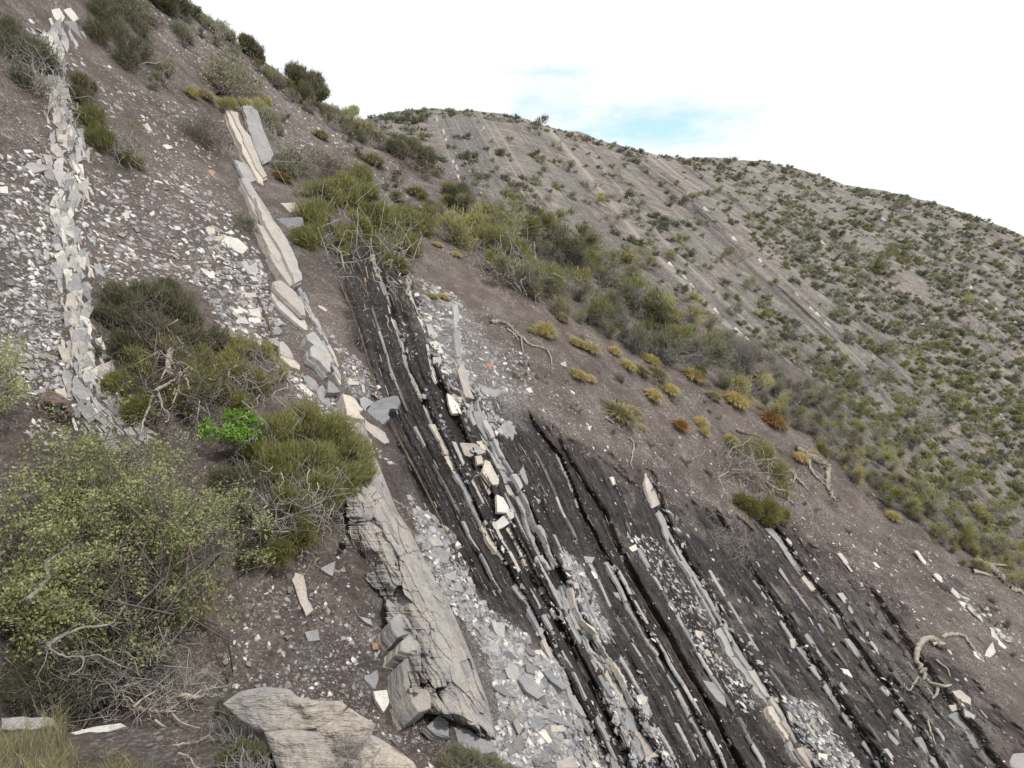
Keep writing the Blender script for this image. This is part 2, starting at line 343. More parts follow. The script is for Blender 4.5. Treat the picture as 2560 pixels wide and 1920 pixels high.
def lookup(H, A, u, v):
    u = np.atleast_1d(np.asarray(u, float)); v = np.atleast_1d(np.asarray(v, float))
    a = np.clip((u-H.u0)/(H.u1-H.u0)*(H.ncol-1), 0, H.ncol-1.001); i = a.astype(int); fa = a-i
    def colv(ii):
        b = np.clip((v-H.cr[ii])/(H.v1-H.cr[ii])*(H.nrow-1), 0, H.nrow-1.001); j = b.astype(int); fb = b-j
        return A[ii, j]*(1-fb)+A[ii, j+1]*fb
    return colv(i)*(1-fa)+colv(i+1)*fa
LINES = list(LN.values())
def near_h(U, V, P, tb):
    s, UL = strata_coord(LINES, U, V)
    wn = fbm(P, .9, 3, 11)
    wf = fbm(P, 4.5, 3, 12); wd = fbm(P, 1.6, 3, 13)
    black = poly_mask(BLACK, U+wn*20+wf*14, V+wn*22+wd*20+wf*12, 12)
    patch = smooth(wd*1.5+wf*.6, -.25, .35)
    blackc = black*(1-.55*smooth(fbm(P, 2.2, 4, 15), .02, .3)*smooth(s, 5.5, 7.5))*(1-smooth(U*2.5-(V*2.5-1300)*.55, 1780, 2250)*.75*(1-patch))
    grav = np.zeros_like(U)
    for g in GRAV[:3]+GRAV[4:]: grav = np.maximum(grav, poly_mask(g, U+wn*7, V+wn*7, 7))
    f = s-np.floor(s); k = np.floor(s)
    ld = V/ FPX*tb    # metres along
    # saw-tooth benches: high at a bed, falling to the foot of the next one
    saw = np.where(f < .08, f/.08, 1-(f-.08)/.92)
    amp = .04+.36*black*smooth(s, 2.6, 3.2)*(.8+.4*vnoise(np.stack([k*3.1, ld*.4, k*0], -1), 1, 5))
    act = smooth(s, -1, 0)
    h = amp*(saw-.45)*act
    L = np.stack([s*7, ld*.55, s*0], -1); L2 = np.stack([s*11, ld*3.0, s*0], -1); L3 = np.stack([s*24, ld*11, s*0], -1)
    h += black*(.07*vnoise(L, 1, 21)+.06*vnoise(L2, 1, 22)+.035*vnoise(L3, 1, 23)) + black*.09*fbm(P, 4, 4, 24, .65)
    h += .10*fbm(P, .5, 3, 31) + (.04+.045*(tb/20))*fbm(P, 3.0, 5, 32, .68)
    h += .012*vnoise(P, 22, 35)*(tb < 16)
    h -= .20*smooth(black, .2, 1)*smooth(U*2.5, 1150, 1500)          # eroded face under the soil cover
    bs = smooth(U*2.5, 1150, 1300)*(1-black); h += bs*(.16*fbm(P, 1.1, 3, 36)+.07*(1-np.abs(vnoise(P, 2.6, 37)))**2)
    h += .25*blob(U, V, 820, 600, 130, 110) - .15*blob(U, V, 720, 1540, 160, 130)
    h += .35*blob(U, V, 1270, 690, 120, 60) + .4*blob(U, V, 1900, 1090, 160, 60)+ .3*blob(U, V, 2040, 1200, 90, 70)
    h += .30*blob(U, V, 1490, 900, 150, 45)
    sh = [(x-34, y+10) for x, y in LN['L1'] if 250 < y < 830]; h -= .24*np.exp(-(line_dist(sh, U, V)/7.5)**2)
    rib = np.exp(-(line_dist([(905,1150),(1000,1330),(1075,1500),(1120,1640),(1170,1800)], U, V)/26)**2)
    h += .12*rib
    h += .12*np.exp(-(line_dist(LN['L0'][2:15], U, V)/14)**2)
    z = np.stack([blackc, grav, s*0], -1)
    return h, z, np.stack([s, ld, s*0], -1)
FL = [[(900,250),(960,290),(1040,500),(1100,640),(1300,900)], [(1060,200),(1090,290),(1150,440),(1230,600),(1500,900)], [(1150,200),(1190,285),(1290,460),(1400,600),(1560,760),(1900,1100)],
      [(1300,200),(1400,320),(1500,430),(1640,600),(1800,760),(1950,900),(2150,1080),(2400,1350)], [(1420,200),(1585,395),(1700,480),(1850,620),(2000,760),(2150,900),(2350,1120),(2560,1400)],
      [(1600,200),(1800,430),(1950,520),(2150,680),(2330,830),(2560,1040),(2800,1300)], [(1850,200),(2050,450),(2200,540),(2400,700),(2560,820),(2800,1050)], [(2150,200),(2400,510),(2560,610),(2800,800)]]
def far_h(U, V, P, tb):
    s, UL = strata_coord(FL, U, V, 60)
    ld = V/FPX*tb
    d = line_dist([(1610,425),(1700,480),(1800,580),(1900,680),(2010,775),(2080,850)], U, V)
    g = np.exp(-(d/5.5)**2)
    L = np.stack([s*5, ld*.08, s*0], -1); L2 = np.stack([s*13, ld*.2, s*0], -1)
    h = .8*vnoise(L, 1, 61)+1.0*(1-np.abs(vnoise(L2, 1, 62)))**3 + 1.4*fbm(P, .06, 3, 63) + .7*fbm(P, .4, 5, 64, .6) - .5*g
    h *= np.clip(tb/90, .4, 1.3)*smooth(V-np.interp(U*2.5, [p[0] for p in FAR_CREST], [p[1] for p in FAR_CREST])/2.5, -2, 12)
    gv = .9*poly_mask([(1110,300),(1210,300),(1240,480),(1180,600),(1120,520)], U, V, 10)
    return h, np.stack([1.0*g*smooth(fbm(P, .35, 3, 66)+.6*vnoise(np.stack([s*22, ld*.15, s*0], -1), 1, 67), -.35, .25), gv, s*0], -1), np.stack([s, ld*.3, s*0], -1)
near = make_hill('near_hillside', NEAR_CREST, near_t, near_h, 760, 470, -170, 1190, 860, M['near'], 14, .07)
far = make_hill('far_hillside', FAR_CREST, far_t, far_h, 520, 250, 200, 1190, 720, M['far'], 60, .012)
# ------------------------------------------------------------------ placing on the ground: photo pixels to points
def tval(x, y, H=near): return float(lookup(H, H.T, x/2.5, y/2.5)[0])
def pt(x, y, H=near, lift=0.0):
    t = tval(x, y, H)-lift; return Vector(((x/2.5-512)/FPX*t, t, (384-y/2.5)/FPX*t))
def nrm(x, y, H=near, e=25):
    def q(a, b):
        t = float(lookup(H, H.tb, a/2.5, b/2.5)[0]); return Vector(((a/2.5-512)/FPX*t, t, (384-b/2.5)/FPX*t))
    n = (q(x+e, y)-q(x-e, y)).cross(q(x, y-e)-q(x, y+e)).normalized()
    return n if n.y < 0 else -n
def lndir(name, x, y):
    l = LN[name]; a = np.interp(y-40, [p[1] for p in l], [p[0] for p in l]); b = np.interp(y+40, [p[1] for p in l], [p[0] for p in l])
    return (b-a, 80.)
BED = Vector((.74, -.60, .30)).normalized()
def ray_plane(x, y, p0, n):
    d = Vector(((x/2.5-512)/FPX, 1, (384-y/2.5)/FPX)); return d*(p0.dot(n)/d.dot(n))
def prism(name, loc2, thick, mat, jag=.06, layers=3, seed=0):
    """closed flagstone: jagged outline, chipped rim, stepped laminated sides; local z is the bedding normal"""
    r = random.Random(seed); pts = []
    n0 = len(loc2); size = max(max(abs(p[0]), abs(p[1])) for p in loc2)
    for i in range(n0):
        a, b = loc2[i], loc2[(i+1) % n0]; L = math.hypot(b[0]-a[0], b[1]-a[1])
        m = 1 if L < size*.3 else (2 if L < size*.6 else 4)
        for k in range(m):
            t = k/m; j = jag*size*(0.3 if k == 0 else .8); pts.append((a[0]+(b[0]-a[0])*t+r.uniform(-j, j), a[1]+(b[1]-a[1])*t+r.uniform(-j, j)))
    n = len(pts); cx = sum(p[0] for p in pts)/n; cy = sum(p[1] for p in pts)/n
    V = []; F = []
    ins = min(.05, thick*.15/size)
    rings = [(1-ins, 0), (1.0, -min(.12*thick, .012))]
    for k in range(layers):
        z = -(k+1)/(layers+.5)*thick*r.uniform(.92, 1.05); sc = 1+r.uniform(-.045, .04)
        rings.append((rings[-1][0], z)); rings.append((sc, z-.002-.01*thick))
    rings.append((.97, -thick*1.02))
    tz = [r.uniform(-.05, .05)*thick for _ in range(n)]
    wob = [[r.uniform(-.018, .018) for _ in range(n)] for _ in range(layers+3)]
    for q, (sc, z) in enumerate(rings):
        for i, p in enumerate(pts):
            jj = 1+wob[(q+1)//2][i]*(q > 0)
            V.append((cx+(p[0]-cx)*sc*jj, cy+(p[1]-cy)*sc*jj, z+(tz[i]*.5 if q < 2 else 0)))
    for q in range(len(rings)-1):
        for i in range(n):
            j = (i+1) % n; F.append((q*n+i, (q+1)*n+i, (q+1)*n+j, q*n+j))
    F.append(tuple(range(n))); F.append(tuple((len(rings)-1)*n+i for i in reversed(range(n))))
    me = bpy.data.meshes.new(name); me.from_pydata(V, [], F); me.materials.append(mat); me.update()
    return me
SEED = [100]
def slab(pts, mat='grey', thick=.05, N=None, lift=.03, name='stone_slab', parent=None, jag=.035, layers=2, H=near, bedline=None, dirpx=None, at=None):
    SEED[0] += 1
    cx = sum(p[0] for p in pts)/len(pts); cy = sum(p[1] for p in pts)/len(pts)
    if at: p0 = pt(at[0], at[1], H, lift)
    p0 = pt(cx, cy, H, lift)
    if N is None: n = (nrm(cx, cy, H)+Vector((0, -.25, 0))).normalized()
    elif N == 'bed':
        dx, dy = dirpx or lndir(bedline, cx, cy); k = 22/math.hypot(dx, dy)
        t = float(lookup(H, H.tb, cx/2.5, cy/2.5)[0])
        def q(a, b):
            t = float(lookup(H, H.tb, a/2.5, b/2.5)[0]); return Vector(((a/2.5-512)/FPX*t, t, (384-b/2.5)/FPX*t))
        d = (q(cx+dx*k, cy+dy*k)-q(cx-dx*k, cy-dy*k)).normalized()
        n = (BED-d*BED.dot(d)).normalized()
    else: n = Vector(N).normalized()
    vd = p0.normalized()
    if n.dot(vd) > -.3: n = (n-vd*(.3+n.dot(vd))).normalized()
    W = [ray_plane(x, y, p0, n) for x, y in pts]
    ex = (W[len(W)//2]-W[0]).normalized(); ex = (ex-n*ex.dot(n)).normalized(); ey = n.cross(ex)
    loc = [((q-p0).dot(ex), (q-p0).dot(ey)) for q in W]
    area = sum(loc[i-1][0]*loc[i][1]-loc[i][0]*loc[i-1][1] for i in range(len(loc)))
    if area < 0: loc = loc[::-1]
    me = prism(name, loc, thick, M[mat] if isinstance(mat, str) else mat, jag, layers, SEED[0])
    o = bpy.data.objects.new(name, me); col.objects.link(o)
    mw = Matrix((( ex.x, ey.x, n.x, p0.x), (ex.y, ey.y, n.y, p0.y), (ex.z, ey.z, n.z, p0.z), (0, 0, 0, 1)))
    if parent: o.parent = parent; o.matrix_parent_inverse = Matrix.Translation(-parent.location)
    o.matrix_local = mw if not parent else mw
    if parent:
        o.matrix_parent_inverse = Matrix.Identity(4); o.matrix_local = Matrix.Translation(-parent.location) @ mw
    return o
def K1(x, y): return (x/2.572, y/2.572)                       # enlargement grids used when tracing
def K2(x, y): return (850+x/2.572, 1280+y/2.572)
def K3(x, y): return (1700+x/2.572, 1280+y/2.572)
def K5(x, y): return (850+x/2.572, 640+y/2.572)
def KA(x, y): return (500+x/3.456, 240+y/3.456)
def KB(x, y): return (500+x/3.456, 700+y/3.456)
def tr(k, s):
    v = [float(a) for a in s.split()]; return [k(v[i], v[i+1]) for i in range(0, len(v), 2)]
# ------------------------------------------------------------------ rock beds that stand out of the slope
def resample(line, y0, y1, n=400):
    ys = np.linspace(y0, y1, n); xs = np.interp(ys, [p[1] for p in line], [p[0] for p in line]); return np.stack([xs, ys], -1)
def ledge(lname, y0, y1, wid, lens, label, mats, gaps=.15, th=.10, lift=.05, gapsz=(8, 40), seed=1, plates=1, line=None, taper=True):
    r = random.Random(seed); line = line or LN[lname]; P = resample(line, y0, y1)
    sd = np.concatenate([[0], np.cumsum(np.hypot(*np.diff(P, axis=0).T))]); tot = sd[-1]
    root = empty('rock_ledge', pt(*P[0])); tag(root, label, 'rock ledge', 'beds of limestone standing out of the slope')
    ns = max(6, int(tot/7)); ss = np.linspace(0, tot, ns); gx = np.stack([np.interp(ss, sd, P[:, k]) for k in (0, 1)], -1)
    tg = np.gradient(gx, axis=0); tg /= np.hypot(tg[:, 0], tg[:, 1])[:, None]; nn = np.stack([tg[:, 1], -tg[:, 0]], -1); nn = nn*np.sign(nn[:, :1])
    v1 = vnoise(np.stack([ss*.022, ss*0+seed, ss*0], -1), 1, 3); v2 = vnoise(np.stack([ss*.08, ss*0+seed, ss*0], -1), 1, 4); v3 = vnoise(np.stack([ss*.08, ss*0+seed+9, ss*0], -1), 1, 5)
    cen = wid*.08*vnoise(np.stack([ss*.03, ss*0+seed+5, ss*0], -1), 1, 6)
    half = wid*.5*np.clip(1+.3*v1, .5, 1.4); jt = np.array([r.uniform(-1, 1) for _ in range(ns)])*wid*.05
    eL = cen-half*(1+.07*v2)+jt; eR = cen+half*(1+.07*v3)-jt; lanes = np.linspace(0, 1, plates+1)
    for q in range(plates):
        f0, f1 = lanes[q]+(.12*r.uniform(-1, 1) if q else 0), lanes[q+1]-.03
        s = r.uniform(0, 12)
        while s < tot-8:
            Lb = r.uniform(*lens); e = min(s+Lb, tot)
            if e-s < 9: break
            m = (ss > s+1) & (ss < e-1); sk0, sk1 = r.uniform(-.9, .9)*wid, r.uniform(-.9, .9)*wid; f1_ = f1; f1 = f0+(f1-f0)*r.uniform(.55, 1.1)
            def at(sv, f):
                c = [np.interp(sv, ss, gx[:, k]) for k in (0, 1)]; n_ = [np.interp(sv, ss, nn[:, k]) for k in (0, 1)]; l, r2 = np.interp(sv, ss, eL), np.interp(sv, ss, eR)
                o = l+(r2-l)*f; return (c[0]+n_[0]*o, c[1]+n_[1]*o)
            mid = list(ss[m]); wj = r.uniform(-.08, .08)
            A = [at(s+.6-sk0*.5, f0+wj)]+[at(x, f0+wj) for x in mid]+[at(e-.6-sk1*.5, f0+wj)]; B = [at(s+.6+sk0*.5, f1+wj)]+[at(x, f1+wj) for x in mid]+[at(e-.6+sk1*.5, f1+wj)]
            d = np.array(at(e, .5))-np.array(at(s, .5))
            slab(A+B[::-1], r.choice(mats), th*.6*r.uniform(.6, 1.3), 'bed', lift*r.uniform(.3, 1.25)+.015*q, 'stone_slab', root, .012, 2, dirpx=tuple(d))
            f1 = f1_; s = e+(r.uniform(*gapsz) if r.random() < gaps else 0)
    return root
gw = ['cream', 'grey', 'grey', 'blue']
ledge('A', 652, 1060, 10.4, (16, 40), 'thin broken pale ledge winding down from under the big olive bush', ['cream', 'grey', 'grey'], .2, .06, .06, seed=2, plates=2)
ledge('A', 1056, 1400, 13.6, (45, 95), 'thin pale ledge of long blocks left of the cream flagstones, middle of the black face', ['cream', 'grey', 'grey'], .1, .08, .09, seed=3)
ledge('A', 1452, 1605, 13.6, (40, 90), 'short grey ledge stub in the black shale just right of the scree', ['grey', 'blue'], .3, .08, .05, seed=4)
ledge('A', 1585, 1830, 16, (50, 90), 'pale rounded ledge at the right edge of the scree fan', ['cream', 'grey'], .05, .09, .09, seed=5)
ledge('A', 1830, 1925, 12, (45, 80), 'last pale ledge blocks at the bottom edge below the scree', ['grey', 'cream'], .05, .08, .06, seed=6)
ledge('B', 690, 960, 8.8, (25, 50), 'thin dotted cream ledge beside the upright bleached slab', ['cream', 'white', 'grey'], .35, .05, .05, seed=7)
ledge('B', 1140, 1235, 7.2, (40, 60), 'thin cream ledge running below the widest cream flagstone', ['cream'], .1, .05, .07, seed=8)
ledge('B', 1312, 1550, 9.6, (22, 48), 'thin white ledge like a string of blocks below the white flagstones', ['white', 'cream'], .06, .05, .08, seed=9)
ledge('B', 1610, 1775, 11.2, (40, 70), 'narrow grey ledge between the rounded ledge and the thick laminated one', ['grey', 'cream'], .1, .07, .07, seed=10)
ledge('C', 757, 935, 15.2, (60, 110), 'weathered upright grey slab edge topping the thick laminated bed', ['grey'], .0, .10, .10, seed=11)
ledge('C', 905, 1000, 35.2, (85, 95), 'widest pale block of the upper thick bed', ['cream'], .0, .14, .14, seed=12)
ledge('C', 1000, 1420, 34, (26, 62), 'thick laminated pale bed in the middle of the black face', ['grey', 'cream', 'grey', 'blue'], .06, .13, .10, (3, 12), seed=13, plates=3)
ledge('C', 1460, 1770, 42, (26, 70), 'thick laminated pale bed lower down the black face beside the grey rubble', ['grey', 'cream', 'grey', 'blue'], .05, .14, .10, (3, 10), seed=14, plates=4)
ledge('C', 1760, 1895, 36.8, (60, 85), 'thick pale blocks ending the laminated bed near the bottom edge', ['cream', 'grey'], .0, .18, .16, seed=15)
ledge('D', 1130, 1270, 6.4, (25, 60), 'faint broken grey thread of rock at the head of the black face', ['grey', 'blue'], .3, .04, .05, seed=16)
ledge('D', 1400, 1640, 10.4, (35, 75), 'thin continuous pale ledge right of the grey rubble', ['grey', 'cream'], .02, .06, .08, seed=17)
ledge('D', 1635, 1930, 13.6, (40, 90), 'thin grey ledge reaching the bottom edge left of the long rusty seam', ['grey', 'blue', 'grey'], .05, .07, .08, seed=18)
ledge('E', 1173, 1270, 22.4, (40, 60), 'pale pillar-like ledge starting out of brown soil below the tufts', ['grey', 'cream'], 0, .12, .12, seed=19)
ledge('E', 1270, 1560, 20, (50, 95), 'pale ledge right of the rust streaks, upper half of the long bed', ['grey', 'blue', 'grey'], .03, .10, .09, seed=20, plates=2)
ledge('E', 1555, 1930, 32, (55, 105), 'long thick pale bed running to the bottom edge right of centre', ['cream', 'grey', 'grey'], .0, .14, .12, seed=21, plates=2)
ledge('F', 1440, 1500, 6.4, (30, 50), 'tiny pale sliver of ledge below the dead twig clump', ['grey'], 0, .04, .05, seed=22)
ledge('F', 1550, 1925, 8.8, (30, 80), 'very thin broken pale ledge in the black shale right of the long thick bed', ['grey', 'blue'], .15, .05, .06, seed=23)
ledge('G', 1315, 1480, 11.2, (40, 80), 'pale ledge coming out from under the root bush', ['grey', 'cream'], .05, .08, .10, seed=24)
ledge('G', 1480, 1740, 10.4, (60, 110), 'overhanging grey ledge with a black shadow under it', ['grey', 'dark', 'grey'], .08, .09, .13, seed=25)
ledge('G', 1770, 1925, 13.6, (50, 90), 'grey ledge left of the bottom right corner', ['grey', 'blue'], .05, .09, .10, seed=26)
ledge('H', 1381, 1470, 8, (20, 40), 'small cream blocks in a row in brown soil right of the overhanging ledge', ['cream'], .4, .05, .05, seed=27)
ledge('H', 1500, 1650, 12.8, (35, 80), 'dark crumbly ledge left of the curved driftwood', ['dark'], .1, .10, .08, seed=28)
ledge('H', 1780, 1935, 22.4, (50, 90), 'dark laminated ledge below the cream flags at bottom right', ['dark', 'blue'], .05, .13, .12, seed=29)
ledge('I', 1366, 1460, 10.4, (45, 75), 'cream ledge of two long blocks high on the brown slope at right', ['cream', 'white'], .1, .06, .07, seed=30)
ledge('I', 1465, 1580, 8.8, (50, 80), 'slender cream ledge above the white flagstones at right', ['white', 'cream'], .15, .05, .06, seed=31)
def between(a, b, f):
    ys = np.linspace(600, 1930, 60); xa = np.interp(ys, [p[1] for p in LN[a]], [p[0] for p in LN[a]]); xb = np.interp(ys, [p[1] for p in LN[b]], [p[0] for p in LN[b]]); return [(x, y) for x, y in zip(xa*(1-f)+xb*f, ys)]
for i, (a, b, f, y0, y1, wd_, mt, lab) in enumerate([('R1','A',.55,760,1480,6,['dark','blue'],'hair-thin dark ledge between the rusty seam and the broken pale ledge'), ('A','B',.5,1100,1900,8,['grey','cream'],'thin broken ledge squeezed between the rounded and the string-like ledges'),
    ('B','C',.5,1230,1900,9,['grey','blue'],'thin grey ledge hugging the left side of the thick laminated bed'), ('C','D',.32,1330,1900,8,['blue','grey'],'first thin grey ledge right of the thick laminated bed'), ('C','D',.68,1120,1900,7,['grey','dark'],'second thin grey ledge right of the thick laminated bed'),
    ('D','R2',.5,1420,1920,8,['grey','cream'],'thin ledge just left of the long rusty seam'), ('R2','E',.4,1300,1920,9,['blue','dark','grey'],'dashed thin ledge just right of the long rusty seam'), ('E','F',.35,1420,1920,7,['dark','grey'],'faint dark ledge right of the long thick bed'),
    ('F','G',.3,1450,1920,8,['grey','dark'],'faint ledge right of the very thin broken one'), ('F','G',.65,1420,1900,7,['dark','blue'],'faint dark ledge left of the overhanging grey ledge'), ('G','H',.45,1480,1920,10,['dark','grey'],'dark ledge between the overhanging ledge and the driftwood')]):
    ledge(None, y0, y1, wd_*.9, (24, 80), lab, mt, .35, .05, .07, (8, 60), seed=60+i, line=between(a, b, f))
# thin splinters of hard shale and hair-thin beds all over the black face
g = np.random.default_rng(12); n = 9000
x = g.uniform(860, 2560, n); y = g.uniform(640, 1930, n)
pm = poly_mask(BLACK, x/2.5, y/2.5, 6); keep = g.random(n) < pm; x, y = x[keep], y[keep]; n = len(x)
s_, UL = strata_coord(LINES, x/2.5, y/2.5); bedno = np.floor(s_*9+.5)/9; thin = g.random(n) < .72
s_ = np.where(thin, bedno+g.normal(size=n)*.006, s_); ok = vnoise(np.stack([bedno*31, y/260, y*0], -1), 1, 51); keep = (~thin) | (ok > -.1); x, y, s_, thin, bedno = x[keep], y[keep], s_[keep], thin[keep], bedno[keep]; n = len(x)
def xat(sv, yv):
    U_ = strata_coord(LINES, np.zeros(len(yv)), yv/2.5)[1]; k_ = np.clip(np.floor(sv).astype(int), 0, U_.shape[1]-2); f_ = sv-k_; i_ = np.arange(len(yv)); return (U_[i_, k_]*(1-f_)+U_[i_, k_+1]*f_)*2.5
L_ = np.where(thin, 6+24*g.random(n)**2, g.uniform(4, 16, n)); x0_ = xat(s_, y); x1_ = xat(s_, y+L_)
w2 = np.where(thin, g.uniform(1.2, 3.2, n), g.uniform(2, 6, n))
pale = vnoise(np.stack([bedno*53, y/500, y*0], -1), 1, 52) > .12
tA = lookup(near, near.T, x0_/2.5, y/2.5); tB = lookup(near, near.T, x1_/2.5, (y+L_)/2.5); lf_ = g.uniform(.005, .05, n)+.02*pale
A0 = dirs(x0_/2.5, y/2.5)*(tA-lf_)[:, None]; B0 = dirs(x1_/2.5, (y+L_)/2.5)*(tB-lf_)[:, None]
sdv = np.array([.80, -.35, .45]); wv_ = (w2/2.5/FPX*tA)[:, None]*sdv[None]; nv = np.array([.35, -.8, .35])*(w2/2.5/FPX*tA*.9)[:, None]; jj = g.uniform(.1, .9, (n, 1))
V = np.stack([A0-nv*1.5-wv_*.3, A0-nv*1.5+wv_*.3, A0+(B0-A0)*jj*.5-wv_*.5, A0+(B0-A0)*jj*.5+nv, B0+wv_*.5-nv, B0+nv*.3, B0-wv_*.4-nv, A0+nv*.4], 1)
F = np.array([(7, 2, 3), (2, 6, 3), (6, 5, 3), (5, 4, 3), (3, 4, 7), (7, 4, 1), (0, 2, 7), (0, 7, 1), (0, 6, 2)])
spm, nt_, b_ = mat_new('shale_splinters', .85); at_ = nd(nt_, 'ShaderNodeAttribute', attribute_name='rnd'); rp = nd(nt_, 'ShaderNodeValToRGB'); nt_.links.new(at_.outputs['Fac'], rp.inputs[0])
for p_, c_ in ((.35, (.075, .068, .068, 1)), (.55, (.13, .115, .11, 1)), (.62, (.16, .09, .045, 1)), (.66, (.22, .21, .21, 1)), (.85, (.36, .345, .33, 1))): rp.color_ramp.elements.new(p_).color = c_
rp.color_ramp.elements[0].color = (.03, .027, .028, 1); rp.color_ramp.elements[-1].color = (.5, .47, .43, 1); nt_.links.new(rp.outputs[0], b_.inputs['Base Color'])
rn = np.where(thin & pale, g.uniform(.2, .9, n), g.uniform(0, .6, n)); rn = np.where(g.random(n) < .03, .9, rn)
sp = mesh_np('shale_splinters', V.reshape(-1, 3), (np.arange(n)[:, None, None]*8+F[None]).reshape(-1, 3), spm, {'rnd': np.repeat(rn, 8)})
tag(obj('shale_splinters', sp), 'countless thin splinters and hair-thin beds sticking out of the black shale', 'shale', kind='stuff')
# rusty seams
def seam(pts, wid, label, mat='rust', lift=.03):
    r = random.Random(len(pts)); P = resample(pts, pts[0][1], pts[-1][1], max(8, int((pts[-1][1]-pts[0][1])/9)))
    V = []; F = []
    for i, (x, y) in enumerate(P):
        t = tval(x, y); w_ = wid/2.5/FPX*t*r.uniform(.3, 1.2)*.28*(1 if 0 < i < len(P)-1 else .3)
        c = pt(x, y, lift=lift); sx = Vector((1, .1, .35)).normalized(); up = Vector((0, -1, .2)).normalized()
        c += sx*r.uniform(-.4, .4)*w_
        for a in range(5):
            th = math.pi*(a/4); V.append(tuple(c+sx*math.cos(th)*w_*-1+up*(math.sin(th)*w_*.9-.02*(a in (0, 4)))))
        if i:
            for a in range(4): F.append(((i-1)*5+a, i*5+a, i*5+a+1, (i-1)*5+a+1))
    me = bpy.data.meshes.new('clay_seam'); me.from_pydata(V, [], F); me.materials.append(M[mat])
    me.polygons.foreach_set('use_smooth', [True]*len(F))
    tag(obj('clay_seam', me), label, 'clay seam', 'rusty seams between the black shale beds')
def sub(l, a, b): return [p for p in LN[l] if a <= p[1] <= b]
seam(sub('R1', 700, 1000), 11, 'rusty brown seam curving down to the big blue-grey slab')
seam(sub('R1', 1050, 1460), 10, 'rusty brown seam running down from below the big blue-grey slab')
seam(sub('R2', 1270, 1925), 9, 'long thin rust-orange seam left of the long thick pale bed')
seam([(1902,1323),(1949,1393),(1995,1467),(2042,1529),(2073,1572),(2112,1630),(2167,1712),(2221,1782),(2307,1902)], 8, 'rust-orange seam under the overhanging grey ledge', lift=.02)
seam([(894,650),(908,690),(920,745)], 9, 'short orange-brown seam under the big olive bush')
seam([(640,735),(660,780),(685,850)], 15, 'tan clay seam left of the two tilted cream slabs')
# the tilted slab row (upper centre left)
def root_thing(name, x, y, label, cat, group=None):
    e = empty(name, pt(x, y)); tag(e, label, cat, group); return e
def bedslab(k, s, mat, th, lift, par, line='L1', jag=.03): return slab(tr(k, s), mat, th*1.15, 'bed', lift*1.35, 'stone_slab', par, jag, 3, bedline=line)
q = root_thing('tilted_rock', 600, 420, 'pair of tall tan slabs standing side by side on the upper slope', 'rock slab')
bedslab(KA, '215 120 262 128 300 210 350 300 420 440 480 570 540 700 555 780 500 730 400 540 300 320 260 230', 'cream', .16, .22, q)
bedslab(KA, '262 128 325 140 350 240 440 350 500 510 580 690 555 712 480 620 400 440 320 260', 'cream', .12, .30, q)
q = root_thing('tilted_rock', 650, 350, 'tall tan and grey slab standing just right of the paired tan slabs', 'rock slab')
bedslab(KA, '375 85 440 80 500 130 520 200 540 270 600 410 635 500 610 560 545 590 500 500 440 340 400 180', 'grey', .10, .28, q)
q = root_thing('tilted_rock', 620, 430, 'pale jagged slab sticking out left below the paired tan slabs', 'rock slab')
bedslab(KA, '300 545 360 570 430 600 470 650 500 730 430 745 370 690 330 620', 'grey', .10, .18, q)
q = root_thing('tilted_rock', 680, 560, 'long stack of laminated tan slabs running down beside the horizontal blue slab', 'rock slab')
bedslab(KA, '350 760 385 755 440 870 540 1060 640 1200 720 1330 700 1385 620 1260 520 1080 430 930', 'cream', .30, .14, q)
bedslab(KA, '352 702 400 700 470 800 560 940 640 1080 700 1180 640 1160 560 1050 470 910 400 800', 'grey', .14, .20, q)
bedslab(KA, '600 1080 640 1080 720 1180 820 1380 890 1590 820 1620 760 1480 700 1330 640 1200', 'grey', .20, .16, q)
bedslab(KA, '480 870 560 1000 660 1130 790 1400 760 1420 640 1230 540 1060', 'cream', .08, .26, q)
q = root_thing('tilted_rock', 660, 600, 'thick grey-sided block with a tan top above the leaning cream slabs', 'rock slab')
bedslab(KA, '490 1095 560 1130 650 1190 655 1215 620 1222 680 1330 720 1380 680 1440 600 1330 540 1200', 'cream', .42, .22, q)
q = root_thing('tilted_rock', 690, 660, 'big squared tan block above the leaning cream slabs', 'rock slab')
bedslab(KA, '600 1360 680 1358 740 1430 810 1600 790 1640 700 1540 640 1450', 'cream', .45, .24, q)
q = root_thing('tilted_rock', 720, 760, 'leaning cream slab with chiselled end, over its brighter twin', 'rock slab')
bedslab(KB, '645 5 700 0 780 60 870 160 905 230 915 305 880 300 800 220 700 130 645 60', 'cream', .12, .34, q)
q = root_thing('tilted_rock', 730, 790, 'long bright leaning slab with a shadowed underside, left of its cream twin', 'rock slab')
bedslab(KB, '622 80 660 95 760 190 870 290 935 350 965 440 915 430 800 340 690 240 630 150', 'white', .17, .22, q)
q = root_thing('tilted_rock', 800, 880, 'thick chisel-shaped pale block under the two leaning slabs', 'rock slab')
bedslab(KB, '920 470 990 440 1050 520 1110 620 1145 690 1135 790 1105 790 1040 700 960 650 950 590 985 560 935 520', 'grey', .26, .24, q)
q = root_thing('tilted_rock', 770, 790, 'band of thin grey plates standing right of the leaning slabs', 'rock slab')
rr = random.Random(5)
for i in range(20):
    y = 720+i*11; x = np.interp(y, [700, 800, 880, 940], [738, 785, 825, 845])+rr.uniform(-8, 8); L = rr.uniform(14, 30)
    slab([(x-5, y), (x+2, y-3), (x+L*.5, y+L*.8), (x+L*.55, y+L*1.2), (x+L*.3, y+L)], rr.choice(['grey', 'cream', 'blue']), .05, 'bed', .07, 'stone_slab', q, .04, 2, dirpx=(.5, .9))
q = root_thing('tilted_rock', 855, 1020, 'broad cream block with a dark left side, touching the big blue-grey slab', 'rock slab')
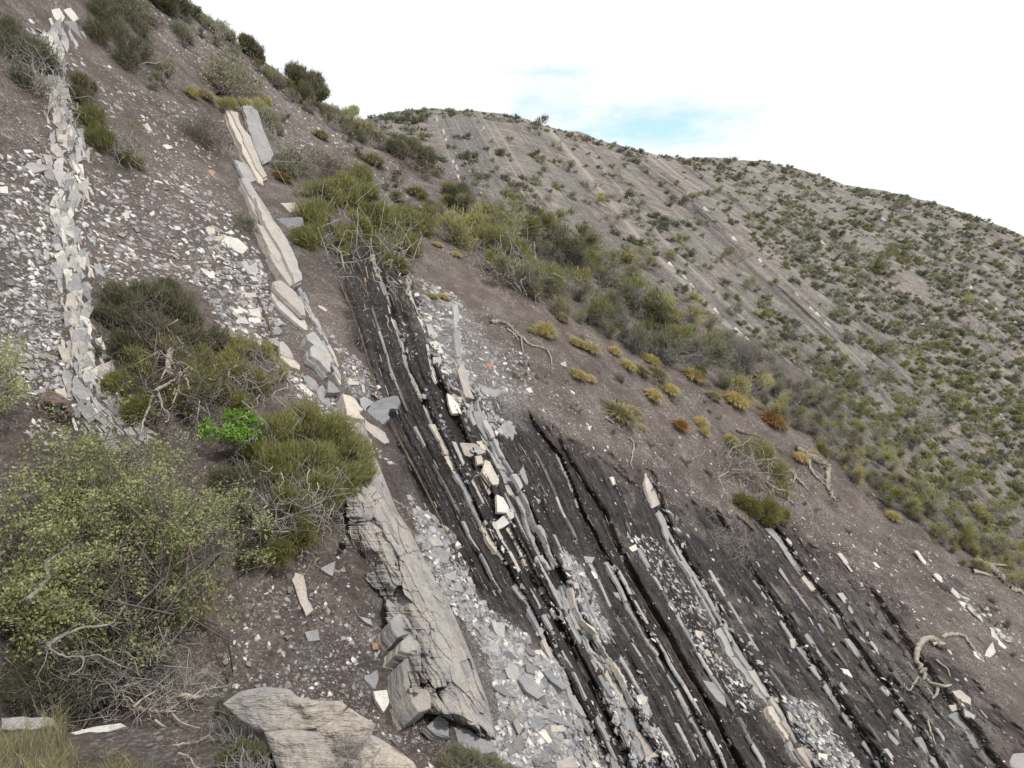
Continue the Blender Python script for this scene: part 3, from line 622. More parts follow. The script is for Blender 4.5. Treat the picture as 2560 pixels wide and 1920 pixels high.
bedslab(KB, '1232 980 1330 1010 1362 1060 1412 1120 1372 1140 1422 1200 1350 1190 1270 1160 1250 1060', 'cream', .30, .26, q)
q = root_thing('tilted_rock', 830, 970, 'grey spike-shaped slab above the broad cream block', 'rock slab')
bedslab(KB, '1112 860 1160 900 1215 965 1150 975 1098 970', 'blue', .06, .18, q)
q = root_thing('tilted_rock', 715, 880, 'jagged pale flags lying one below another under the four white flags', 'rock slab')
bedslab(KB, '690 530 720 530 765 580 802 640 812 685 745 660 692 640', 'grey', .05, .14, q)
bedslab(KB, '692 655 780 662 830 700 868 740 866 775 785 745 720 690', 'cream', .12, .12, q)
bedslab(KB, '590 505 640 500 690 535 690 580 620 545', 'grey', .05, .14, q)
# the great rib of limestone
rib = root_thing('rock_rib', 1000, 1500, 'great stepped rib of pale laminated limestone running down through the middle', 'rock rib')
RD = None
def ribs(s, mat, th, lift, jag=.02):
    return slab(tr(K2, s), mat, th, 'bed', lift, 'stone_slab', rib, jag, 7, bedline='L1')
bedslab(KB, '1150 1150 1225 1195 1290 1210 1345 1290 1440 1420 1495 1570 1500 1655 1430 1655 1380 1500 1300 1350 1230 1260', 'white', .35, .16, rib)
RIBL = [(860,1040),(845,1150),(850,1250),(868,1300),(852,1340),(860,1368),(900,1385),(912,1440),(945,1475),(950,1520),(975,1560),(985,1596),(1003,1608),(1000,1650),(1018,1700),(1030,1760),(1045,1782),(1100,1788),(1160,1815),(1210,1850)]
RIBR = [(905,1040),(935,1130),(970,1220),(994,1280),(1021,1319),(1068,1412),(1101,1474),(1114,1492),(1145,1560),(1184,1653),(1204,1712),(1219,1754),(1231,1805),(1240,1850)]
na, ny = 230, 760
yy = np.linspace(1040, 1850, ny); aa = np.linspace(0, 1, na); A_, Y_ = np.meshgrid(aa, yy)
gr = np.random.default_rng(4)
xl = np.interp(yy, [p[1] for p in RIBL], [p[0] for p in RIBL])+gr.normal(size=ny)*1.2+9*np.round(1.6*vnoise(np.stack([yy*.03, yy*0, yy*0], -1), 1, 88)); xr = np.interp(yy, [p[1] for p in RIBR], [p[0] for p in RIBR])
X_ = xl[:, None]+(xr-xl)[:, None]*A_
# shift rows so that the ends follow the slant of the bed
W_ = (xr-xl)[:, None]; Px = A_*W_; sl_ = .52
al = (Y_*1.0+X_*.5)*.9; ac = X_-Y_*.5      # along and across the bed
def cells(x, y, dens_x, dens_y, seed, n=None):
    g = np.random.default_rng(seed); x0, x1, y0, y1 = x.min(), x.max(), y.min(), y.max()
    gx_, gy_ = np.floor(x/dens_x), np.floor(y/dens_y); best = np.full(x.shape, 1e9); sec = best.copy(); hid = np.zeros(x.shape); bx_ = hid.copy(); by_ = hid.copy()
    def hh(i, j, k):
        v = np.sin(i*127.1+j*311.7+k*74.7+seed*13.7)*43758.5453; return v-np.floor(v)
    for i in (-1, 0, 1):
        for j in (-1, 0, 1):
            cx_, cy_ = gx_+i, gy_+j; px, py = (cx_+hh(cx_, cy_, 1))*dens_x, (cy_+hh(cx_, cy_, 2))*dens_y
            d = np.abs(x-px)/dens_x+np.abs(y-py)/dens_y+.25*np.abs((x-px)/dens_x-(y-py)/dens_y); m = d < best
            sec = np.where(m, best, np.minimum(sec, d)); hid = np.where(m, hh(cx_, cy_, 3), hid); bx_ = np.where(m, x-px, bx_); by_ = np.where(m, y-py, by_); best = np.where(m, d, best)
    def r2(k): v = np.sin(hid*917.3+k*33.1)*43758.5; return v-np.floor(v)
    return sec-best, hid, bx_, by_, r2
nzx = 9*vnoise(np.stack([X_*.02, Y_*.02, X_*0], -1), 1, 81); nzy = 14*vnoise(np.stack([X_*.02, Y_*.02, X_*0], -1), 1, 82)
e1, h1, bx1, by1, r1 = cells(ac+nzx, al+nzy, 58, 120, 3)
e2, h2, bx2, by2, r2_ = cells(ac+nzx*.5, al+nzy*.5, 26, 74, 5)
ledge_x = .46+.24*vnoise(np.stack([Y_*.012, Y_*0, Y_*0], -1), 1, 83)
left = 1-smooth(A_, ledge_x-.05, ledge_x+.12)
lf = .30-.22*np.clip((A_-.30)/.7, 0, 1)
st = left*((h1-.6)*.50+(bx1*(r1(1)-.3)+by1*.5*(r1(2)-.5))*.0060)
st += (1-left)*((h1-.5)*.07+bx1*(r1(4)-.5)*.0016)
st += (h2-.5)*(.09*left+.016)
crk = -.06*np.exp(-(e1/.04)**2)*(.12+.88*left)*(h1 > .35) - .03*np.exp(-(e2/.05)**2)*(h2 > .8)
lamn = vnoise(np.stack([ac*.10+nzx*.1, al*.008, X_*0], -1), 1, 84)
H_ = lf*(.30+.70*smooth(A_, -.02, .42))*smooth(A_, 0, .02)+st*smooth(A_, 0, .05)+crk+.012*np.round(lamn*2.5)/2.5*2+.006*vnoise(np.stack([X_*.3, Y_*.3, X_*0], -1), 1, 85)
H_ *= smooth(Y_, 1036, 1060)*(1-smooth(Y_, 1838+12*vnoise(A_[..., None]*np.array([9., 0, 0]), 1, 8), 1850))*.98+.02
H_ = H_*smooth(1-A_, 0, .03)+.01
H_ -= .30*smooth(-A_, -.03, -.004)
T_ = lookup(near, near.tb, X_.ravel()/2.5, Y_.ravel()/2.5).reshape(X_.shape)
Tr = lookup(near, near.T, X_.ravel()/2.5, Y_.ravel()/2.5).reshape(X_.shape)
Pr = dirs(X_/2.5, Y_/2.5)*(Tr-H_)[..., None]
ix = np.arange(na*ny).reshape(ny, na); Fr = np.stack([ix[:-1, :-1], ix[1:, :-1], ix[1:, 1:], ix[:-1, 1:]], -1).reshape(-1, 4)
ribm = stone_mat('rib_limestone', (.37, .345, .315), (.27, .265, .265), (.19, .195, .21), dark=.0)
obj('bedrock', mesh_np('bedrock', Pr.reshape(-1, 3), Fr, ribm), rib)
for q_ in ('395 830 450 785 560 825 592 880 540 912 440 905 385 890',
           '325 695 380 645 435 680 462 740 440 782 370 808 335 760', '450 1150 510 1120 560 1140 600 1190 585 1262 510 1288 472 1232', '400 960 440 935 468 1000 482 1090 440 1160 412 1105'):
    slab(tr(K2, q_), ribm, .34, 'bed', .30, 'stone_slab', rib, .03, 6, bedline='L1')
ribs('570 1372 640 1300 700 1350 702 1450 622 1422', 'grey', .10, .10)
rr = random.Random(8)
for x, y, L in ((380, 130, 120), (420, 300, 150), (500, 420, 130), (640, 690, 140), (700, 820, 130), (600, 720, 110), (770, 960, 120), (520, 480, 110), (830, 1110, 120), (300, 60, 130), (720, 1050, 90), (850, 1230, 90), (730, 860, 110), (690, 640, 80), (450, 380, 90), (560, 380, 100)):
    w_ = rr.uniform(.10, .22); a = [(x, y), (x+L*w_, y+L*.1), (x+L*(.35+w_), y+L*.6), (x+L*.62, y+L*1.15), (x+L*.42, y+L*.9), (x+L*.12, y+L*.4)]
    xx, yv = K2(x+L*.3, y+L*.5); aa_ = (xx-np.interp(yv, [p[1] for p in RIBL], [p[0] for p in RIBL]))/(np.interp(yv, [p[1] for p in RIBR], [p[0] for p in RIBR])-np.interp(yv, [p[1] for p in RIBL], [p[0] for p in RIBL]))
    slab([K2(*p) for p in a], ribm if rr.random() < .7 else M['blue'], .03, 'bed', .30-.22*max(0, (aa_-.3)/.7)+.025, 'stone_slab', rib, .02, 2, bedline='L1')
# the left-hand strip of broken beds
strip = root_thing('rock_ledge', 170, 470, 'wide broken strip of thin pale plates running down the left side of the slope', 'rock ledge')
rr = random.Random(9)
def stripw(y): return np.interp(y, [60, 200, 330, 480, 700, 820, 940, 1040, 1130], [40, 26, 34, 50, 44, 50, 66, 90, 110])
for i in range(400):
    y = 70+1060*((i+rr.random())/400); x = np.interp(y, [p[1] for p in LN['L0']], [p[0] for p in LN['L0']])
    if 130 < y < 195 and rr.random() < .6: continue
    wv = stripw(y)*(1+.35*math.sin(y*.021)); off = rr.gauss(0, .5); off = max(-1.2, min(1.2, off)); x += off*wv; L = rr.uniform(12, 58)*(1.15 if y > 820 else 1); wd = L*rr.uniform(.14, .6)
    dx = np.interp(y+40, [p[1] for p in LN['L0']], [p[0] for p in LN['L0']])-np.interp(y-40, [p[1] for p in LN['L0']], [p[0] for p in LN['L0']])
    d = np.array([dx+rr.gauss(6, 26), 80.]); d /= np.hypot(*d); n = np.array([d[1], -d[0]]); q_ = rr.uniform(-.35, .35)
    pts = [tuple(np.array([x, y])+d*a*L*.5*rr.uniform(.9, 1.1)+n*b*wd*.5*rr.uniform(.8, 1.2)) for a, b in ((-1-q_, -1), (-1+q_, 1), (1+q_*.6, .9), (1-q_*.6, -.9))]
    Nn = Vector((.6+rr.uniform(-.25, .2), -.62+rr.uniform(-.15, .15), .42+rr.uniform(-.35, .4)))
    slab(pts, rr.choice(['white', 'cream', 'grey', 'grey', 'grey', 'blue'] if off < .2 else ['grey', 'blue', 'white', 'grey']), .015+.035*rr.random(), Nn, -.01+.05*rr.random()+.02*(off < 0), 'stone_slab', strip, .06, 1)
# ------------------------------------------------------------------ single slabs traced one by one
G = 'loose flagstones lying on the slope'
def one(k, s, mat, label, th=.04, N=None, lift=.05, H=near, cat='flagstone', jag=.02):
    o = slab(tr(k, s), mat, th, N, lift, 'flagstone', None, jag, 2, H); return tag(o, label, cat, G)
F_ = lambda x, y: (x, y)
up = (.15, -.75, .65)
one(KB, '1430 1190 1440 1130 1490 1060 1580 1020 1660 1000 1715 1000 1732 1060 1700 1112 1640 1110 1622 1160 1642 1190 1590 1242 1500 1272 1470 1230', 'blue', 'big kinked blue-grey slab lying across the rusty seam', .07, (.2, -.8, .55), .16)
one(KB, '1380 1020 1440 1015 1510 1060 1440 1100 1430 1135 1390 1080', 'grey', 'pale ragged flag tucked behind the big blue-grey slab', .04, None, .09)
one(KB, '1420 1200 1470 1240 1550 1280 1600 1320 1638 1402 1592 1416 1500 1350 1430 1280', 'cream', 'long pointed pale flag hanging below the big blue-grey slab', .04, None, .08)
one(KB, '890 830 930 820 1000 870 1030 920 1010 952 960 952 900 870', 'blue', 'long blue-grey flag above the olive broom bush', .05)
one(KB, '840 900 900 905 980 980 960 1006 880 950', 'white', 'narrow cream-white flag just left of the long blue-grey one above the broom bush')
one(KB, '1010 940 1060 900 1090 960 1130 1060 1162 1112 1100 1100 1030 1030 1010 980', 'blue', 'blue-grey flag below the long one, left of the spike-shaped slab')
one(KB, '590 442 640 430 680 400 715 440 690 470 600 472', 'blue', 'small dark flag at the top of the jagged plates')
one(KB, '415 250 510 242 530 300 515 325 440 300', 'white', 'upper right of four white flags on the slope left of the leaning slabs')
one(KB, '430 320 520 330 535 360 480 375 412 345', 'white', 'lower right of four white flags on the slope left of the leaning slabs')
one(KB, '275 240 350 255 375 275 360 288 300 285', 'white', 'upper left of four white flags on the slope left of the leaning slabs')
one(KB, '310 350 340 318 400 330 432 382 350 372', 'white', 'lower left of four white flags on the slope left of the leaning slabs')
one(KB, '385 110 480 108 495 145 385 150', 'cream', 'squared tan-white flag on the slope above the four white flags')
one(KB, '490 510 530 540 580 568 545 582 500 578', 'white', 'bright white fragment right above the twiggy bush')
one(KB, '1018 215 1060 225 1100 262 1080 270 1030 235', 'cream', 'narrow cream flake alone in the dark soil right of the leaning slabs')
one(KA, '670 925 830 918 860 995 780 1005 720 990', 'cream', 'squared tan flag above the horizontal blue slab', .06, (.1, -.8, .6), .12)
one(KA, '655 1062 700 1052 885 1045 893 1120 800 1150 718 1172', 'blue', 'long blue-grey slab jutting out horizontally by the big olive bush', .07, (.1, -.85, .5), .22)
one(KA, '50 1130 120 1128 135 1175 90 1210 60 1180', 'cream', 'upper small flag of the heap left of the squared tan block')
one(KA, '95 1235 160 1205 210 1215 150 1270', 'cream', 'pale flag overlapping the long white slab of the heap left of the squared tan block')
one(KA, '170 1250 240 1210 330 1230 420 1310 370 1362 290 1340', 'white', 'long white slab of the heap left of the squared tan block', .06)
one(KA, '350 1430 400 1420 460 1530 420 1545', 'grey', 'long grey flag lying against the squared tan block')
one(KA, '415 1470 490 1430 505 1530 470 1535', 'grey', 'squarish grey flag between the long grey one and the squared tan block')
one(KA, '425 1555 480 1560 510 1600 460 1600', 'white', 'small white flag left of the leaning cream slab')
one(KA, '0 1485 60 1500 100 1530 40 1535', 'white', 'white flag of the pair above the twiggy bush, left one')
one(KA, '40 1525 120 1510 130 1575 80 1570', 'white', 'white flag of the pair above the twiggy bush, right one')
one(KA, '63 640 110 636 135 655 115 688 75 670', 'red', 'small orange-brown stone below the dead grey bush')
one(K1, '918 800 950 790 980 840 945 850', 'white', 'white flake right of the round olive bush')
one(K1, '1035 930 1080 928 1115 950 1060 962', 'white', 'white lens-shaped flake below the dead grey bush')
one(K1, '130 1080 200 1040 300 1060 312 1090 220 1112 150 1105', 'grey', 'largest grey slab among the white rubble at the left edge', .07)
one(K1, '278 990 330 1000 345 1060 300 1062', 'cream', 'upright cream flag left of the broken strip')
one(K1, '330 930 370 920 400 1000 370 1010 325 965', 'cream', 'slanting cream flag propped on the broken strip', .05, None, .12)
one(K1, '330 60 380 48 420 110 392 152 340 112', 'white', 'left one of two pale slabs at the top of the broken strip', .1)
one(K1, '410 60 452 45 512 120 480 140 430 122', 'white', 'right one of two pale slabs at the top of the broken strip', .1)
one(K1, '272 210 312 205 335 262 290 252', 'white', 'rounded white slab at the second knot of the broken strip', .1, None, .1)
one(K1, '320 190 362 210 402 290 392 332 340 270', 'grey', 'long pale slab at the second knot of the broken strip', .08, None, .1)
one(K1, '150 960 200 962 220 978 160 984', 'white', 'small white lens of stone above the largest grey slab at left')
one(K1, '0 1200 50 1195 55 1245 0 1240', 'white', 'white flag cut by the left edge, upper one')
one(K1, '780 1370 820 1358 838 1400 805 1408', 'white', 'white flake alone on the grey slope between the strip and the tan blocks')
one(K1, '960 1370 990 1352 995 1375 975 1392', 'white', 'small pale oval flake right of the lone white flake')
one(K5, '555 432 592 448 620 520 602 548 575 522', 'cream', 'upper one of two cream flags stacked beside the upright bleached slab')
one(K5, '575 552 622 545 670 620 630 636', 'white', 'lower one of two cream flags stacked beside the upright bleached slab')
one(K5, '597 650 650 646 655 690 602 691', 'cream', 'small square cream block below the two cream flags')
one(K5, '590 700 612 745 626 795 600 772', 'cream', 'narrow cream splinter below the square cream block')
one(K5, '690 880 722 905 760 952 785 1012 722 1010 700 955', 'white', 'brightest white triangular flag in the dark gully', .05, None, .10)
one(K5, '735 902 785 905 782 942 740 936', 'cream', 'small tan square flag right of the brightest triangle')
one(K5, '735 1205 790 1198 870 1205 920 1238 940 1262 832 1292 770 1272', 'cream', 'widest cream flagstone bridging the black gully', .06, (.05, -.8, .6), .20)
one(K5, '878 1192 912 1186 942 1250 900 1235', 'cream', 'cream flag sticking up behind the widest flagstone', .05, None, .12)
one(K5, '872 1285 910 1280 925 1332 882 1342', 'cream', 'small square tan flag under the widest flagstone', .05, None, .10)
one(K5, '932 1310 962 1320 1025 1442 1020 1472 972 1472 915 1390', 'cream', 'long tan flagstone below the widest one', .06, None, .14)
one(K5, '1008 1532 1050 1552 1086 1612 1075 1650 1010 1646', 'white', 'upper flag of the white group on the black shale', .05, None, .16)
one(K2, '972 130 1000 62 1052 22 1092 70 1060 92 1012 118', 'white', 'lower left flag of the white group on the black shale', .05, None, .18)
one(K2, '1062 -30 1110 -20 1122 30 1100 50 1070 20', 'white', 'small upper right flag of the white group on the black shale')
one(K5, '855 990 922 1000 962 1082 1002 1182 940 1182 880 1092', 'blue', 'grey block standing on the thick bed above the dark flat flag', .14, None, .2)
one(K5, '1015 1112 1060 1065 1130 1092 1120 1152 1108 1215 1050 1182', 'blue', 'dark grey flag lying flat right of the thick bed', .05)
one(K5, '1148 1392 1180 1350 1212 1452 1200 1482 1160 1452', 'blue', 'upright grey flag right of the thick bed, lower than the dark one')
one(K5, '885 820 940 840 985 860 1030 852 1020 900 960 920 900 870', 'blue', 'grey flags lying as a sheet beside the thick bed top')
one(K5, '940 690 985 682 990 712 950 722', 'red', 'reddish-brown flat stone on the brown soil')
one(K5, '1195 850 1225 842 1242 875 1205 882', 'white', 'white fragment on brown soil, upper middle')
one(K5, '1415 690 1450 675 1458 712 1430 705', 'cream', 'triangular cream stone below the fallen branch')
one(K5, '1482 860 1512 880 1510 892 1485 875', 'white', 'small white chip near the tufts')
one(K5, '1592 1092 1620 1090 1605 1128', 'white', 'small white triangle on the brown soil left of the root bush')
one(K5, '1735 1420 1760 1418 1777 1470 1757 1472', 'white', 'narrow white flake standing above the pillar-like ledge')
one(K5, '595 212 645 195 652 208 610 222', 'white', 'bright flake at the top of the debris patch')
one(K5, '478 238 505 236 510 256 482 258', 'white', 'small square white flake beside the forked bleached stick')
one(K5, '655 405 700 398 730 412 690 425', 'grey', 'flat pale flag resting by the upright bleached slab')
one(K2, '548 252 640 222 712 262 690 332 560 302', 'blue', 'broad blue-grey flag on the gravel right of the great rib, upper one')
one(K2, '552 192 600 150 652 182 672 216 580 222', 'grey', 'pale flag touching the top of the broad blue-grey flag')
one(K2, '660 402 752 372 740 442 692 432', 'grey', 'pale flag below the broad blue-grey flag on the gravel')
one(K2, '710 502 762 442 782 482 770 512', 'grey', 'pale wedge flag by the edge of the black face')
one(K2, '975 702 1062 712 1060 812 1022 802 992 762', 'grey', 'squared pale flag at the head of the scree fan', .05, None, .1)
one(K2, '900 730 950 760 1022 808 990 818 930 782', 'blue', 'thin dark-edged flag under the squared one at the head of the scree fan')
one(K2, '1060 1002 1112 962 1152 1002 1160 1082 1120 1092 1080 1062', 'grey', 'big grey flag in the middle of the scree fan', .05, None, .09)
one(K2, '1150 1072 1182 1032 1282 1112 1312 1182 1272 1202 1200 1152', 'blue', 'big blue-grey flag right of the middle of the scree fan', .05, None, .1)
one(K2, '1300 1022 1350 1010 1402 1072 1452 1132 1430 1142 1350 1082', 'blue', 'long pale-blue flag leaning on the rounded ledge', .06, (.1, -.6, .8), .16)
one(K2, '1320 1292 1430 1312 1482 1382 1350 1342', 'blue', 'long dark flag in the lower scree')
one(K2, '1355 1370 1442 1370 1450 1412 1360 1412', 'cream', 'yellowish squared flag in the lower scree')
one(K2, '1205 1332 1262 1312 1332 1342 1292 1402 1212 1402', 'blue', 'dark blue-grey rounded flag in the lower scree')
one(K2, '1490 1282 1542 1302 1592 1392 1502 1382', 'grey', 'pale flag against the lower end of the rounded ledge')
one(K2, '1275 1412 1322 1402 1367 1472 1342 1492', 'white', 'tilted white flag below the yellowish one')
one(K2, '1390 1602 1502 1562 1532 1645 1400 1650', 'cream', 'large pale slab at the bottom edge in the scree', .07)
one(K2, '1255 792 1280 742 1328 740 1292 802', 'grey', 'grey flag lying at the top of the rounded ledge')
one(K2, '1282 482 1322 478 1328 522 1292 530', 'white', 'white knob of stone on the string-like ledge', .08, None, .14)
one(K2, '1618 375 1642 392 1660 430 1618 424', 'white', 'pale flake in the black shale, centre')
one(K2, '1745 512 1802 520 1812 578 1790 560', 'grey', 'pale flag leaning on the thin continuous ledge')
one(K2, '1850 232 1902 205 1916 240 1880 256', 'white', 'bright flag on brown gravel left of the pillar-like bed')
one(K2, '1800 280 1840 275 1845 300 1808 305', 'white', 'small white flake left of the bright one')
one(K2, '1430 290 1462 298 1472 332 1432 332', 'blue', 'first of the bluish flags below the thick bed gap')
one(K2, '1430 342 1502 352 1490 377 1442 368', 'blue', 'second of the bluish flags below the thick bed gap')
one(K2, '1460 440 1532 452 1542 492 1502 492', 'grey', 'third and palest of the bluish flags below the thick bed gap')
one(K2, '1665 735 1720 720 1712 780 1680 810', 'blue', 'dark grey flag right of the thick laminated bed')
one(K2, '1568 282 1640 290 1620 330 1580 325', 'blue', 'grey flag lying at the head of the thin continuous ledge')
one(K2, '1905 1182 1935 1170 1980 1190 1965 1240 1910 1250', 'cream', 'pale rounded flag beside the end of the thick bed')
one(K2, '1940 1232 1990 1240 1990 1300 1950 1295', 'grey', 'grey rounded flag beside the end of the thick bed')
one(K2, '1870 1470 1915 1455 1945 1560 1900 1580', 'blue', 'dark grey flag near the bottom edge right of the thick bed')
one(K2, '215 1152 302 1140 320 1222 282 1288 232 1212', 'white', 'white shield-shaped flag alone on the soil left of the rib foot', .05, None, .1)
one(K2, '118 668 200 690 212 732 170 712', 'blue', 'pointed blue-grey flag in the shade left of the rib')
one(K2, '155 1050 200 1040 240 1010 250 1070 225 1140 160 1080', 'blue', 'bluish upright stone half buried left of the rib foot')
one(K2, '562 1372 640 1300 700 1350 702 1450 622 1422', 'blue', 'dark bluish slab under the foot of the great rib', .09, None, .1)
one(K2, '728 1380 832 1400 902 1452 992 1482 1002 1542 880 1562 770 1492', 'blue', 'wide flat blue-grey slab below the foot of the great rib', .07)
one(K2, '205 838 245 840 250 880 212 888', 'red', 'rust-coloured stone on the soil left of the rib')
one(K3, '1955 942 1970 892 2010 832 2032 902 2000 932', 'white', 'bright kite-shaped flag on the brown slope at right', .05, None, .1)
one(K3, '2000 755 2032 780 2056 822 2035 852 2005 812', 'white', 'white flag above the kite-shaped one')
one(K3, '2050 818 2100 870 2092 882 2045 850', 'white', 'small flag right of the kite-shaped one')
one(K3, '1938 600 1980 610 2006 662 2000 690 1958 652', 'white', 'smooth oval white stone on the brown slope at right')
one(K3, '1790 568 1830 580 1892 642 1887 662 1828 630', 'white', 'long white leaf-shaped flag at the end of the slender cream ledge')
one(K3, '1885 890 1930 912 1962 962 1945 975 1900 932', 'white', 'squared white flag at the tip of the driftwood arm')
one(K3, '1728 1242 1802 1235 1822 1262 1750 1282', 'cream', 'lower left cream flag of the heap under the driftwood')
one(K3, '1745 1152 1802 1142 1872 1202 1872 1242 1800 1212', 'cream', 'top cream flag of the heap under the driftwood')
one(K3, '1825 1262 1902 1310 1892 1332 1835 1312', 'grey', 'greyish flag of the heap under the driftwood')
one(K3, '1330 1402 1402 1392 1416 1482 1392 1502 1350 1462', 'blue', 'smooth blue-grey stone alone between the two ledges at bottom right', .08)
one(K3, '1032 1004 1082 1012 1112 1062 1060 1050', 'white', 'pale leaf-shaped flake alone in the black shale at right')
one(K3, '1195 772 1215 768 1212 798 1198 795', 'cream', 'small pale stone in the black shale left of the driftwood')
one(K3, '890 1548 952 1557 946 1597 895 1592', 'white', 'squared white stone in the rubble beside the long thick bed', .06)
one(K3, '148 1080 212 1092 290 1190 302 1252 240 1212 180 1132', 'blue', 'long blue-white slab capping a shale step left of the long thick bed', .08, None, .14)
one(K3, '2120 1602 2140 1552 2225 1545 2225 1660 2130 1650', 'grey', 'grey block cut by the bottom right corner', .2, None, .2)
one(K3, '148 880 190 890 208 932 170 922', 'cream', 'cream flag left of the long thick bed, lower one')
one(K3, '100 758 152 770 130 812 98 800', 'cream', 'tan flag left of the long thick bed, upper one')
one(K3, '705 815 742 812 740 880 715 870', 'grey', 'pale pointed flake on the very thin ledge')
one(K3, '1600 1560 1640 1580 1655 1615 1620 1600', 'blue', 'bluish flake on the ledge left of the bottom right corner')
one(K3, '1240 320 1262 325 1290 360 1262 355', 'white', 'pair of tiny white chips below the small dead bush at right')
one(F_, '505 1310 545 1300 560 1318 540 1330 508 1325', 'grey', 'pale flag on shaded soil right of the leafy bush')
one(KB, '1310 740 1345 742 1350 770 1320 775', 'white', 'small white stone on the debris above the broad cream block')
one(KB, '1272 868 1380 875 1372 905 1290 905', 'cream', 'tan flake on the debris above the broad cream block')
one(KB, '1395 905 1420 905 1430 970 1405 972', 'cream', 'small upright tan chip on the debris above the broad cream block')
one(F_, '762 1580 795 1572 800 1600 770 1604', 'grey', 'small grey flake below the rib, shaded side')
one(F_, '738 1430 760 1440 770 1500 785 1525 765 1540 748 1500 730 1450', 'cream', 'leaning pale splinter hanging in the hollow left of the rib')
one(F_, '800 1420 840 1402 832 1440 815 1432', 'grey', 'small grey flag under the broom bush in the hollow')
# brown nodule and the foreground bank
def lump(name, outline, depth, bulge, mat, seed=1, res=34, nz=.12, sharp=.5, f=3.0):
    """rounded rock whose front follows a traced outline; closed behind"""
    p = np.array(outline, float)/2.5; c = p.mean(0); n = len(p)
    th = np.linspace(0, 2*math.pi, 96, endpoint=False)
    pp = np.concatenate([p, p[:1]]); ang = np.concatenate([[0], np.cumsum(np.hypot(*np.diff(pp, axis=0).T))]); ang = ang/ang[-1]*2*math.pi
    bx = np.interp(th, ang, pp[:, 0]); by = np.interp(th, ang, pp[:, 1])
    R = np.sqrt(np.linspace(0, 1, res))**.9
    V = []; F = []
    for side in (0, 1):
        for i, r_ in enumerate(R if side == 0 else R[::-1][1:]):
            x = c[0]+(bx-c[0])*r_; y = c[1]+(by-c[1])*r_
            b = (1-r_**2.6)**sharp*bulge*(1 if side == 0 else -.8)
            d0 = depth(x, y) if callable(depth) else depth
            P = dirs(x, y)*np.asarray(d0-b if side == 0 else d0-b)[..., None]
            P = P - np.array([0, 1, 0])*(nz*fbm(P, f, 5, seed, .55))[:, None]*min(1, (1-r_)*5)*(1 if side == 0 else 0)
            V.append(P)
    V = np.concatenate(V); m = 96; nr = len(V)//m
    for i in range(nr-1):
        for k in range(m): F.append((i*m+k, i*m+(k+1) % m, (i+1)*m+(k+1) % m, (i+1)*m+k))
    return mesh_np(name, V, np.array(F)[:, ::-1], mat, smooth=True)
t0 = tval(130, 1020)
me = lump('nodule', [(92,1010),(100,985),(125,975),(150,985),(172,1000),(187,1030),(178,1052),(150,1064),(118,1060),(98,1040)], t0-.03, .16, M['red'], 5, nz=.14, f=9)
me.materials[0] = stone_mat('brown_nodule', (.22, .17, .13), (.14, .11, .10), (.34, .24, .15))
tag(obj('rock_nodule', me), 'craggy brown nodule of rock under the left end of the broken strip', 'rock')
bank_crest = [(-400,1800),(0,1805),(150,1832),(300,1812),(430,1760),(560,1740),(760,1770),(900,1840),(1000,1900),(1060,1960),(1500,2300)]
bank_t = tps([(-100,730,3.9),(0,725,3.9),(200,715,3.8),(300,730,3.6),(420,790,3.4),(0,800,2.9),(200,800,2.9),(400,860,2.8),(0,900,2.3),(300,900,2.3),(500,900,2.6)])
def bank_h(U, V, P, tb):
    z = np.zeros(U.shape)
    h = .05*fbm(P, 1.6, 3, 71)+.03*fbm(P, 7, 4, 72, .6)
    return h, np.stack([z, z, z], -1), np.stack([z, z, z], -1)
bank = make_hill('foreground_bank', bank_crest, bank_t, bank_h, 260, 110, -170, 560, 880, M['near'], 2.4, .55)
def bank_depth(x, y): return lookup(bank, bank.T, x, y)
om = stone_mat('foreground_limestone', (.37, .335, .295), (.23, .23, .24), (.42, .37, .31), dark=.05)
fo = empty('foreground_outcrop', Vector(dirs(np.array(760/2.5), np.array(1850/2.5))*3.3)); tag(fo, 'smooth pale outcrop cracked into blocks in the foreground beside the dead twigs', 'rock')
for i, (ol, dp, bl) in enumerate([
   ([(555,1760),(600,1728),(660,1716),(722,1722),(745,1742),(800,1752),(850,1752),(868,1764),(850,1800),(790,1825),(720,1830),(650,1835),(600,1800)], 3.42, .045),
   ([(790,1822),(850,1790),(872,1768),(905,1790),(940,1810),(925,1850),(900,1880),(840,1900),(800,1880)], 3.38, .045),
   ([(925,1835),(950,1845),(1000,1880),(1035,1905),(1060,1960),(960,1990),(900,1960),(890,1890)], 3.24, .045),
   ([(660,1830),(720,1822),(800,1830),(835,1890),(900,1900),(905,1990),(760,1990),(690,1920)], 3.22, .045)]):
    me = lump('rock_block', ol, (lambda x, y, dp=dp: dp-(y-700)/180*.3), bl, om, 9+i, res=54, nz=.055, sharp=.2, f=7); obj('rock_block', me, fo)
bslab = slab([(172,1832),(230,1818),(305,1806),(320,1815),(250,1835),(200,1842)], 'white', .12, (0, -.6, .8), .02, 'flagstone', None, .02, 2, bank)
tag(bslab, 'white slab edge showing in the foreground bank under the leafy bush', 'flagstone', G)
bslab = slab([(0,1795),(60,1790),(130,1795),(135,1815),(60,1825),(0,1822)], 'grey', .14, (0, -.6, .8), .03, 'flagstone', None, .05, 3, bank)
tag(bslab, 'weathered grey slab edge in the foreground bank at the left edge', 'flagstone', G)
